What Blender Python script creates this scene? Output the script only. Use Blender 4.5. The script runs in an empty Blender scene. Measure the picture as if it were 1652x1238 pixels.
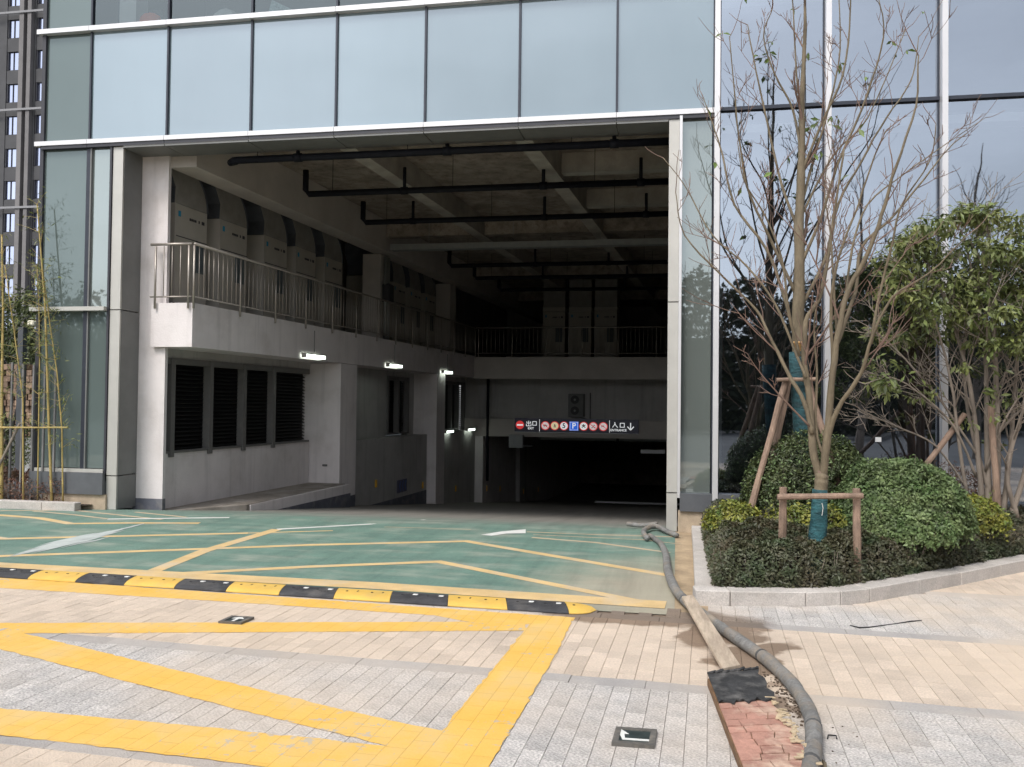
import bpy, bmesh, math, random
import numpy as np
from mathutils import Vector, Matrix
R = math.radians
rnd = random.Random(7)
sc = bpy.context.scene
COL = sc.collection

# ------------------------------------------------------------------ camera
F = 1400.0; CX, CY = 826.0, 619.0; H = 1.65
YAW = R(10.72); PIT = math.atan(31/1400.); ROL = 0.0115
cam_d = bpy.data.cameras.new('camera'); cam = bpy.data.objects.new('camera', cam_d); COL.objects.link(cam)
cam.location = (0, 0, H)
cam.rotation_mode = 'XYZ'
cam.rotation_euler = (Matrix.Rotation(YAW, 3, 'Z') @ Matrix.Rotation(R(90)+PIT, 3, 'X') @ Matrix.Rotation(ROL, 3, 'Z')).to_euler()
cam_d.sensor_fit = 'HORIZONTAL'; cam_d.sensor_width = 36; cam_d.lens = 36*F/1652.
cam_d.clip_start = 0.05; cam_d.clip_end = 1000
sc.camera = cam

# ------------------------------------------------------------------ world, sun, exposure
SUN_EL, SUN_AZ = R(52), R(205)      # azimuth clockwise from +Y
w = bpy.data.worlds.new('World'); sc.world = w; w.use_nodes = True
nt = w.node_tree; nt.nodes.clear()
out = nt.nodes.new('ShaderNodeOutputWorld'); bg = nt.nodes.new('ShaderNodeBackground')
sky = nt.nodes.new('ShaderNodeTexSky'); sky.sky_type = 'NISHITA'; sky.sun_disc = False
sky.sun_elevation = SUN_EL; sky.sun_rotation = SUN_AZ; sky.air_density = 1.0; sky.dust_density = 3.0
bw = nt.nodes.new('ShaderNodeRGBToBW')
tc = nt.nodes.new('ShaderNodeTexCoord')
mp = nt.nodes.new('ShaderNodeMapping'); mp.inputs['Scale'].default_value = (1, 1, 2.6)
nz = nt.nodes.new('ShaderNodeTexNoise'); nz.inputs['Scale'].default_value = 2.6; nz.inputs['Detail'].default_value = 7
cr = nt.nodes.new('ShaderNodeMapRange'); cr.inputs[1].default_value = 0.3; cr.inputs[2].default_value = 0.75
cr.inputs[3].default_value = 0.80; cr.inputs[4].default_value = 1.25
cl = nt.nodes.new('ShaderNodeMixRGB'); cl.blend_type = 'MULTIPLY'; cl.inputs[0].default_value = 1
cl2 = nt.nodes.new('ShaderNodeMixRGB'); cl2.blend_type = 'MULTIPLY'; cl2.inputs[0].default_value = 1; cl2.inputs[2].default_value = (1.13, 1.16, 1.2, 1)
mx = nt.nodes.new('ShaderNodeMixRGB'); mx.inputs[0].default_value = 0.80
L = nt.links.new
L(sky.outputs[0], bw.inputs[0]); L(tc.outputs['Generated'], mp.inputs[0]); L(mp.outputs[0], nz.inputs[0]); L(nz.outputs[0], cr.inputs[0])
L(bw.outputs[0], cl2.inputs[1]); L(cl2.outputs[0], cl.inputs[1]); L(cr.outputs[0], cl.inputs[2])
L(sky.outputs[0], mx.inputs[1]); L(cl.outputs[0], mx.inputs[2]); L(mx.outputs[0], bg.inputs[0]); L(bg.outputs[0], out.inputs[0])
bg.inputs[1].default_value = 0.15
sd = bpy.data.lights.new('sun', 'SUN'); sd.energy = 1.15; sd.angle = R(18); sd.color = (1, 0.93, 0.84)
so = bpy.data.objects.new('sun', sd); COL.objects.link(so)
sv = Vector((math.sin(SUN_AZ)*math.cos(SUN_EL), math.cos(SUN_AZ)*math.cos(SUN_EL), math.sin(SUN_EL)))
so.rotation_euler = sv.to_track_quat('Z', 'Y').to_euler(); so.location = (0, 0, 30)
sc.view_settings.view_transform = 'Standard'; sc.view_settings.look = 'None'
sc.view_settings.gamma = 1; sc.view_settings.use_curve_mapping = False
sc.view_settings.exposure = 0.68

# ------------------------------------------------------------------ survey helpers (photo pixel -> place on a real plane)
def ray(px, py):
    u = px-CX; v = CY-py
    c, s = math.cos(ROL), math.sin(ROL)
    x = (u*c-v*s)/F; z = (u*s+v*c)/F
    cp, sp = math.cos(PIT), math.sin(PIT)
    y2 = cp-z*sp; z2 = sp+z*cp
    cy, sy = math.cos(YAW), math.sin(YAW)
    return (x*cy-y2*sy, x*sy+y2*cy, z2)
def onz(px, py, z=0.):
    d = ray(px, py); t = (z-H)/d[2]; return Vector((d[0]*t, d[1]*t, z))
def ony(px, py, Y):
    d = ray(px, py); t = Y/d[1]; return Vector((d[0]*t, Y, H+d[2]*t))
FY = 11.6                      # facade plane
GA = R(3.66); K = 0.10         # garage axis skew, ramp slope
def gw(s, t, z):               # garage frame -> world
    return Vector((s+math.sin(GA)*t, FY+math.cos(GA)*t, z))
def ramp_z(Y):
    return 0.0 if Y <= FY else -K*(Y-FY)/math.cos(GA)

# ------------------------------------------------------------------ mesh builder
class MB:
    def __init__(s): s.v = []; s.f = []; s.t = []; s.m = []
    def face(s, idx, tone=0.5, m=0): s.f.append(tuple(idx)); s.t.append(tone); s.m.append(m)
    def hexa(s, p, tone=0.5, m=0, bottom=True):   # 8 points: bottom 4 ccw, top 4 ccw
        b = len(s.v); s.v += [tuple(q) for q in p]
        if bottom: s.face((b+3, b+2, b+1, b), tone, m)
        s.face((b+4, b+5, b+6, b+7), tone, m)
        for i in range(4):
            j = (i+1) % 4; s.face((b+i, b+j, b+4+j, b+4+i), tone, m)
    def box(s, x0, x1, y0, y1, z0, z1, tone=0.5, m=0, fn=None):
        p = [(x0,y0,z0),(x1,y0,z0),(x1,y1,z0),(x0,y1,z0),(x0,y0,z1),(x1,y0,z1),(x1,y1,z1),(x0,y1,z1)]
        if fn: p = [fn(*q) for q in p]
        s.hexa(p, tone, m)
        return s
    def gbox(s, s0, s1, t0, t1, z0, z1, tone=0.5, m=0):
        return s.box(s0, s1, t0, t1, z0, z1, tone, m, fn=gw)
    def tube(s, pts, rad, sides=6, tone=0.5, m=0, cap=True):
        pts = [Vector(p) for p in pts]; n = len(pts)
        if not hasattr(rad, '__len__'): rad = [rad]*n
        up = Vector((0.13, 0.21, 0.97)).normalized()
        b0 = len(s.v)
        prev = None
        for i, p in enumerate(pts):
            d = (pts[min(i+1, n-1)]-pts[max(i-1, 0)])
            if d.length < 1e-7: d = Vector((0, 0, 1))
            d.normalize()
            a = d.cross(up) if prev is None else prev-d*prev.dot(d)
            if a.length < 1e-3: a = d.cross(Vector((1, 0, 0)))
            a.normalize(); prev = a.copy(); bb = d.cross(a)
            for k in range(sides):
                an = 2*math.pi*k/sides
                q = p+(a*math.cos(an)+bb*math.sin(an))*rad[i]
                s.v.append((q.x, q.y, q.z))
        for i in range(n-1):
            for k in range(sides):
                k2 = (k+1) % sides
                s.face((b0+i*sides+k, b0+i*sides+k2, b0+(i+1)*sides+k2, b0+(i+1)*sides+k), tone, m)
        if cap:
            s.face([b0+k for k in range(sides)][::-1], tone, m)
            s.face([b0+(n-1)*sides+k for k in range(sides)], tone, m)
        return s
    def poly(s, pts, tone=0.5, m=0):
        b = len(s.v); s.v += [tuple(p) for p in pts]; s.face(range(b, b+len(pts)), tone, m); return s
    def prism(s, pts, off, tone=0.5, m=0):       # extrude planar polygon by vector off
        off = Vector(off); n = len(pts); b = len(s.v)
        s.v += [tuple(Vector(p)) for p in pts]+[tuple(Vector(p)+off) for p in pts]
        s.face(list(range(b, b+n))[::-1], tone, m); s.face(range(b+n, b+2*n), tone, m)
        for i in range(n):
            j = (i+1) % n; s.face((b+i, b+j, b+n+j, b+n+i), tone, m)
        return s
    def rot(s, fn, i0=0):
        s.v = s.v[:i0]+[tuple(fn(Vector(q))) for q in s.v[i0:]]; return s
def rootloc(o):
    l = Vector((0, 0, 0))
    while o is not None: l += o.location; o = o.parent
    return l
def mk(name, mb, mat, parent=None, smooth=False, fixn=True, bevel=0):
    me = bpy.data.meshes.new(name)
    off = rootloc(parent) if parent else Vector((0, 0, 0))
    V = [(a-off.x, b-off.y, c-off.z) for a, b, c in mb.v]
    me.from_pydata(V, [], mb.f); 
    mats = mat if isinstance(mat, (list, tuple)) else [mat]
    for q in mats: me.materials.append(q)
    if len(mats) > 1: me.polygons.foreach_set('material_index', mb.m)
    at = me.attributes.new('tone', 'FLOAT', 'FACE'); at.data.foreach_set('value', mb.t)
    if fixn:
        bm = bmesh.new(); bm.from_mesh(me); bmesh.ops.recalc_face_normals(bm, faces=bm.faces)
        if bevel:
            bmesh.ops.bevel(bm, geom=bm.edges[:], offset=bevel, segments=1, affect='EDGES')
        bm.to_mesh(me); bm.free()
    if smooth: me.polygons.foreach_set('use_smooth', [True]*len(me.polygons))
    o = bpy.data.objects.new(name, me); COL.objects.link(o)
    if parent: o.parent = parent
    return o
def thing(name, label, cat, loc=(0, 0, 0), group=None):
    o = bpy.data.objects.new(name, None); COL.objects.link(o); o.location = loc; o.empty_display_size = .1
    o['label'] = label; o['category'] = cat
    if group: o['group'] = group
    return o
def tag(o, label, cat, group=None, kind=None):
    o['label'] = label; o['category'] = cat
    if group: o['group'] = group
    if kind: o['kind'] = kind
    return o
def struct(name, mb, mat, label=None, **k):
    o = mk(name, mb, mat, **k); o['kind'] = 'structure'
    if label: o['label'] = label
    return o
def copy_tree(o, parent=None, delta=Vector((0, 0, 0)), label=None):
    c = o.copy(); COL.objects.link(c); c.parent = parent
    if parent is None: c.location = o.location+Vector(delta)
    if label: c['label'] = label
    for ch in list(o.children): copy_tree(ch, c)
    return c

# ------------------------------------------------------------------ materials
def mat(name, col, rough=.7, metal=0, var=0.12, scale=6, col2=None, fine=0.0, fscale=120, bump=0.0, bscale=60,
        spec=None, tone=0.0, stretch=(1, 1, 1), emit=None, dirt=None, dirt_amt=0.0, dscale=1.3, detail=6, subsurf=0, drip=0):
    m = bpy.data.materials.new(name); m.use_nodes = True; n = m.node_tree; P = n.nodes['Principled BSDF']
    P.inputs['Roughness'].default_value = rough; P.inputs['Metallic'].default_value = metal
    if spec is not None: P.inputs['Specular IOR Level'].default_value = spec
    tcx = n.nodes.new('ShaderNodeTexCoord'); mpx = n.nodes.new('ShaderNodeMapping'); mpx.inputs['Scale'].default_value = stretch
    n.links.new(tcx.outputs['Object'], mpx.inputs[0])
    def noise(sc_, det=detail):
        q = n.nodes.new('ShaderNodeTexNoise'); q.inputs['Scale'].default_value = sc_; q.inputs['Detail'].default_value = det
        q.inputs['Roughness'].default_value = .62
        n.links.new(mpx.outputs[0], q.inputs[0]); return q
    c1 = (*col, 1); c2 = (*col2, 1) if col2 else tuple(max(0, x*(1-var*2.2)) for x in col)+(1,)
    nn = noise(scale); rp = n.nodes.new('ShaderNodeMapRange'); rp.inputs[1].default_value = .32; rp.inputs[2].default_value = .68
    n.links.new(nn.outputs[0], rp.inputs[0])
    mix = n.nodes.new('ShaderNodeMixRGB'); mix.inputs[1].default_value = c1; mix.inputs[2].default_value = c2
    n.links.new(rp.outputs[0], mix.inputs[0]); last = mix.outputs[0]
    def mul(last, src, lo, hi, a=.3, b=.7):
        r = n.nodes.new('ShaderNodeMapRange'); r.inputs[1].default_value = a; r.inputs[2].default_value = b
        r.inputs[3].default_value = lo; r.inputs[4].default_value = hi; n.links.new(src, r.inputs[0])
        q = n.nodes.new('ShaderNodeVectorMath'); q.operation = 'SCALE'
        n.links.new(last, q.inputs[0]); n.links.new(r.outputs[0], q.inputs['Scale']); return q.outputs[0]
    if fine: last = mul(last, noise(fscale, 3).outputs[0], 1-fine, 1+fine)
    if tone:
        at = n.nodes.new('ShaderNodeAttribute'); at.attribute_name = 'tone'
        last = mul(last, at.outputs['Fac'], 1-tone, 1+tone, 0, 1)
    if dirt:
        dn = noise(dscale, 8); r = n.nodes.new('ShaderNodeMapRange'); r.inputs[1].default_value = .5; r.inputs[2].default_value = .72
        r.inputs[4].default_value = dirt_amt; n.links.new(dn.outputs[0], r.inputs[0])
        q = n.nodes.new('ShaderNodeMixRGB'); q.inputs[2].default_value = (*dirt, 1); n.links.new(last, q.inputs[1]); n.links.new(r.outputs[0], q.inputs[0]); last = q.outputs[0]
    if drip:
        mp2 = n.nodes.new('ShaderNodeMapping'); mp2.inputs['Scale'].default_value = (4.5, 4.5, .3); n.links.new(tcx.outputs['Object'], mp2.inputs[0])
        dn2 = n.nodes.new('ShaderNodeTexNoise'); dn2.inputs['Scale'].default_value = 1.6; dn2.inputs['Detail'].default_value = 9; n.links.new(mp2.outputs[0], dn2.inputs[0])
        last = mul(last, dn2.outputs[0], 1, 1-drip, .53, .76)
    n.links.new(last, P.inputs['Base Color'])
    if bump:
        bn = noise(bscale, 5); b = n.nodes.new('ShaderNodeBump'); b.inputs['Strength'].default_value = bump; b.inputs['Distance'].default_value = .02
        n.links.new(bn.outputs[0], b.inputs['Height']); n.links.new(b.outputs[0], P.inputs['Normal'])
    if emit:
        P.inputs['Emission Color'].default_value = (*emit[0], 1); P.inputs['Emission Strength'].default_value = emit[1]
    return m, n, P, last
def M(*a, **k): return mat(*a, **k)[0]

white_wall = M('painted_wall', (.74, .69, .68), .85, var=.05, scale=1.6, bump=.25, bscale=40, dirt=(.45, .40, .37), dirt_amt=.5, dscale=1.3, drip=.16)
grey_wall = M('grey_painted_wall', (.47, .455, .44), .85, var=.08, scale=1.5, bump=.2, bscale=40, dirt=(.3, .28, .26), dirt_amt=.5, drip=.25)
skirt = M('skirting_paint', (.13, .135, .165), .7, var=.15, scale=5, dirt=(.3, .28, .26), dirt_amt=.6, dscale=4)
concrete = M('raw_concrete', (.38, .325, .27), .92, var=.25, scale=2.2, fine=.15, fscale=40, bump=.7, bscale=25, dirt=(.13, .095, .075), dirt_amt=.85, dscale=6.5)
concrete_l = M('beam_concrete', (.42, .385, .335), .9, var=.15, scale=2.5, fine=.1, bump=.4, dirt=(.24, .21, .18), dirt_amt=.5)
beam_paint = M('beam_paint', (.52, .48, .44), .85, var=.08, scale=1.5, bump=.2, dirt=(.3, .27, .25), dirt_amt=.3)
alum = M('aluminium_panel', (.50, .485, .45), .42, metal=.3, var=.05, scale=3)
alum_grey = M('grey_metal_panel', (.20, .20, .195), .5, metal=.25, var=.08, scale=3)
silver = M('silver_cap', (.66, .65, .66), .35, metal=.35, var=.03, scale=2)
dark_metal = M('dark_gasket', (.035, .035, .045), .5, var=.1)
mull_dark = M('mullion_dark', (.035, .04, .055), .4, metal=.3, var=.1)
steel = M('stainless_steel', (.40, .36, .32), .42, metal=.6, var=.08, scale=20)
black_pipe = M('black_pipe', (.010, .011, .016), .6, var=.2, spec=.15)
cab = M('unit_cabinet', (.44, .41, .36), .55, var=.05, scale=3, dirt=(.3, .27, .24), dirt_amt=.3)
ductm = M('duct_fabric', (.30, .285, .26), .8, var=.12, scale=3, bump=.2, bscale=12)
duct_dark = M('duct_side_shaded', (.085, .095, .115), .7, var=.15)  # dark blue-grey puts the deep shade between the elbows into the colour
grille_m = M('grille_metal', (.11, .13, .14), .6, var=.1)
louv = M('louvre_black', (.013, .013, .013), .55, var=.2)
louv_mull = M('louvre_mullion', (.15, .145, .14), .6, var=.1, dirt=(.3, .28, .26), dirt_amt=.3, dscale=6)
tray_m = M('cable_tray_metal', (.30, .31, .30), .5, metal=.3, var=.08)
lampw = M('tube_light', (.9, .95, .9), .4, emit=((.86, 1, .88), 2.6), var=0)
lampoff = M('tube_light_off', (.8, .8, .8), .4, var=0)
yellow_refl = M('reflector_yellow', (.95, .55, .05), .35, var=.05)
sandy = M('beige_render', (.50, .40, .29), .9, var=.15, scale=4, fine=.1, bump=.4, dirt=(.3, .23, .16), dirt_amt=.5, dscale=3)
dark_base = M('dark_plinth', (.10, .105, .115), .5, var=.1)
kerb_m = M('granite_kerb', (.53, .49, .455), .85, var=.10, scale=5, fine=.22, fscale=90, bump=.35, bscale=90, tone=.07, dirt=(.36, .31, .26), dirt_amt=.3, dscale=3)
soil_m = M('soil', (.075, .055, .04), .95, var=.3, scale=12, bump=1, bscale=30)
sand_joint = M('joint_sand', (.27, .235, .20), .95, var=.2, scale=8)
asphalt = M('far_ground', (.12, .12, .12), .9, var=.15, scale=.4)
bark = M('bark', (.195, .155, .10), .85, var=.22, scale=9, stretch=(1, 1, .35), fine=.12, fscale=60, bump=.5, bscale=40, dirt=(.24, .21, .16), dirt_amt=.4, dscale=3)
bark_red = M('twig_bark', (.24, .155, .12), .85, var=.25, scale=6)
bark_grey = M('grey_bark', (.30, .25, .205), .9, var=.22, scale=10, stretch=(1, 1, .3), bump=.5, bscale=40)
wood_pole = M('pole_wood', (.33, .225, .165), .8, var=.25, scale=7, stretch=(1, 1, .3), fine=.12, fscale=50, bump=.5, bscale=30, dirt=(.15, .1, .07), dirt_amt=.5, dscale=7)
cut_wood = M('cut_wood', (.55, .32, .13), .8, var=.2, scale=20)
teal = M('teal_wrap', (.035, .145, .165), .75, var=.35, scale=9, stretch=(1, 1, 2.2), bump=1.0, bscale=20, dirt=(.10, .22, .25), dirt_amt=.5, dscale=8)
teal_d = M('teal_wrap_shaded', (.022, .085, .10), .75, var=.35, scale=9, stretch=(1, 1, 2.2), bump=1.0, bscale=20)  # same wrap as teal, its shading behind the shrubs mixed into the colour
bamboo_m = M('bamboo_culm', (.50, .37, .13), .6, var=.2, scale=5, dirt=(.28, .28, .08), dirt_amt=.6, dscale=5)
hose_m = M('hose_rubber', (.25, .245, .235), .85, var=.25, scale=8, fine=.18, fscale=60, bump=.9, bscale=30, dirt=(.38, .31, .235), dirt_amt=.9, dscale=4)
plank_m = M('weathered_plank', (.58, .47, .36), .85, var=.2, scale=8, stretch=(3, .5, 1), fine=.1, bump=.4, dirt=(.27, .2, .15), dirt_amt=.5, dscale=5)
plank_edge = M('plywood_edge', (.25, .14, .07), .85, var=.3, scale=16, stretch=(1, .5, 8), bump=.5)
redpanel = M('red_panel', (.47, .25, .19), .8, var=.12, scale=7, tone=.16, fine=.12, bump=.7, bscale=25, dirt=(.62, .47, .36), dirt_amt=.85, dscale=6)
blacksheet = M('black_rubber', (.045, .045, .047), .75, var=.3, scale=10, bump=1.2, bscale=16, dirt=(.2, .19, .18), dirt_amt=.6, dscale=9)
tan_bits = M('splinter_wood', (.6, .47, .31), .85, var=.2, scale=20)
bump_y = M('rubber_yellow', (.74, .47, .10), .6, var=.08, scale=4, fine=.05, dirt=(.45, .34, .15), dirt_amt=.45, dscale=5)
bump_k = M('rubber_black', (.055, .055, .06), .75, var=.2, scale=6, bump=.4, dirt=(.22, .2, .18), dirt_amt=.4, dscale=4)
cats_eye = M('cats_eye', (.85, .85, .82), .3, var=0)
hole_m = M('bolt_hole', (.02, .02, .02), .8, var=0)
signblk = M('sign_black', (.012, .012, .014), .35, var=0, emit=((.012, .012, .02), .3))
def em(name, c, s=.55): return M(name, c, .4, var=0, emit=(c, s))
s_white = em('sign_white', (.85, .87, .88), .42); s_red = em('sign_red', (.62, .04, .04), .45); s_blue = em('sign_blue', (.02, .12, .62), .5)
s_cream = em('sign_cream', (.75, .66, .42), .38); s_pink = em('sign_pink', (.70, .60, .60), .40); s_ink = M('sign_ink', (.05, .03, .03), .5, var=0)
tower_m = M('tower_cladding', (.085, .085, .09), .8, var=.12, scale=.6)
tower_l = M('tower_pilaster', (.20, .19, .19), .8, var=.1, scale=.6)
tower_slab = M('tower_band', (.28, .28, .29), .8, var=.05)
rubble = M('rubble_stone', (.33, .23, .16), .9, var=.5, scale=12, col2=(.16, .10, .07), bump=1.5, bscale=14, tone=.35)
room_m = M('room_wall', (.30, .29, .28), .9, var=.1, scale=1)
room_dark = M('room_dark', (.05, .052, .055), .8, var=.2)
brownw = M('brown_column', (.22, .08, .04), .6, var=.2)
orange_m = M('orange_plastic', (.9, .16, .04), .5, var=.05)
chalk = M('chalk_white', (.66, .66, .63), .9, var=.05, scale=10)

def leafmat(name, c1, c2, rough=.5, tone=.45, scale=3.5):
    m, n, P, last = mat(name, c1, rough, var=0, scale=scale, col2=c2, tone=tone)
    P.inputs['Subsurface Weight'].default_value = 0
    tr = n.nodes.new('ShaderNodeBsdfTranslucent'); mixs = n.nodes.new('ShaderNodeMixShader'); mixs.inputs[0].default_value = .22
    o = n.nodes['Material Output']
    n.links.new(last, tr.inputs[0]); n.links.new(P.outputs[0], mixs.inputs[1]); n.links.new(tr.outputs[0], mixs.inputs[2]); n.links.new(mixs.outputs[0], o.inputs[0])
    return m
lf_dark = leafmat('leaf_dark', (.038, .064, .02), (.085, .095, .03), scale=6, tone=.55)
lf_light = leafmat('leaf_light', (.08, .14, .045), (.19, .24, .10), scale=6, tone=.5)
lf_hedge = leafmat('leaf_hedge', (.050, .080, .034), (.090, .068, .040), tone=.55)
lf_red = leafmat('leaf_red', (.085, .06, .03), (.14, .05, .035))
lf_yellow = leafmat('leaf_yellow', (.34, .31, .05), (.065, .13, .03), scale=8)
lf_ever = leafmat('leaf_evergreen', (.19, .205, .065), (.075, .11, .03), tone=.5)
lf_bamboo = leafmat('leaf_bamboo', (.20, .22, .06), (.12, .15, .04))
lf_far = leafmat('leaf_far', (.03, .04, .018), (.05, .055, .025))

# glass -----------------------------------------------------------
def glass(name, refl, tint, rcol=(.80, .88, .95), base=None, wav=.35):
    m = bpy.data.materials.new(name); m.use_nodes = True; n = m.node_tree; n.nodes.clear()
    o = n.nodes.new('ShaderNodeOutputMaterial'); g = n.nodes.new('ShaderNodeBsdfGlossy'); g.inputs['Roughness'].default_value = .015
    g.inputs['Color'].default_value = (*rcol, 1)
    if base:
        t = n.nodes.new('ShaderNodeBsdfDiffuse')
        tcx = n.nodes.new('ShaderNodeTexCoord'); q = n.nodes.new('ShaderNodeTexNoise'); q.inputs['Scale'].default_value = .8; q.inputs['Detail'].default_value = 8
        mpx = n.nodes.new('ShaderNodeMapping'); mpx.inputs['Scale'].default_value = (1.5, 1, .6); n.links.new(tcx.outputs['Object'], mpx.inputs[0]); n.links.new(mpx.outputs[0], q.inputs[0])
        mm = n.nodes.new('ShaderNodeMixRGB'); mm.inputs[1].default_value = (*base, 1); mm.inputs[2].default_value = (*[x*.82 for x in base], 1); n.links.new(q.outputs[0], mm.inputs[0])
        oi = n.nodes.new('ShaderNodeObjectInfo'); rr_ = n.nodes.new('ShaderNodeMapRange'); rr_.inputs[3].default_value = .86; rr_.inputs[4].default_value = 1.12; n.links.new(oi.outputs['Random'], rr_.inputs[0])
        vs = n.nodes.new('ShaderNodeVectorMath'); vs.operation = 'SCALE'; n.links.new(mm.outputs[0], vs.inputs[0]); n.links.new(rr_.outputs[0], vs.inputs['Scale']); n.links.new(vs.outputs[0], t.inputs[0])
    else:
        t = n.nodes.new('ShaderNodeBsdfTransparent'); t.inputs[0].default_value = (*tint, 1)
    lw = n.nodes.new('ShaderNodeFresnel'); lw.inputs[0].default_value = 1.5
    ad = n.nodes.new('ShaderNodeMath'); ad.operation = 'ADD'; ad.inputs[1].default_value = refl; ad.use_clamp = True; n.links.new(lw.outputs[0], ad.inputs[0])
    tcy = n.nodes.new('ShaderNodeTexCoord'); w1 = n.nodes.new('ShaderNodeTexNoise'); w1.inputs['Scale'].default_value = 1.1; w1.inputs['Detail'].default_value = 1
    n.links.new(tcy.outputs['Object'], w1.inputs[0])
    b = n.nodes.new('ShaderNodeBump'); b.inputs['Strength'].default_value = wav; b.inputs['Distance'].default_value = .012; n.links.new(w1.outputs[0], b.inputs['Height'])
    n.links.new(b.outputs[0], g.inputs['Normal'])
    mix = n.nodes.new('ShaderNodeMixShader'); n.links.new(ad.outputs[0], mix.inputs[0]); n.links.new(t.outputs[0], mix.inputs[1]); n.links.new(g.outputs[0], mix.inputs[2])
    n.links.new(mix.outputs[0], o.inputs[0]); return m
g_vision = glass('vision_glass', .36, (.5, .54, .58), (.73, .81, .93))
g_upper = glass('upper_window_glass', .08, (.55, .60, .61), (.70, .80, .84))
g_spandrel = glass('spandrel_glass', .14, None, (.82, .90, 1.0), base=(.17, .228, .25))
g_lower = glass('backpainted_glass', .05, None, (.7, .82, .85), base=(.115, .145, .14))
g_strip = glass('strip_glass', .17, None, (.8, .9, .92), base=(.15, .17, .16))
g_tower = glass('tower_glass', .5, None, (.62, .68, .88), base=(.12, .13, .18), wav=0)

# ================================================================== GROUND
mb = MB()
for (x0, x1, y0, y1) in ((-150, 150, -150, 6.2), (-150, -14, 6.2, 200), (9, 150, 6.2, 200)):
    mb.poly([(x0, y0, -.02), (x1, y0, -.02), (x1, y1, -.02), (x0, y1, -.02)])
mb.poly([(-14, 40, -.02), (9, 40, -.02), (9, 200, -.02), (-14, 200, -.02)])
mb.poly([(-14, FY, -.02), (-9.3, FY, -.02), (-9.3, 40, -.02), (-14, 40, -.02)])
mb.poly([(-14, 6.2, -.02), (9, 6.2, -.02), (9, 7.0, -.02), (-14, 7.0, -.02)])
mb.poly([(.1, 7.0, -.02), (9, 7.0, -.02), (9, FY, -.02), (.1, FY, -.02)])
struct('ground', mb, asphalt)

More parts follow.
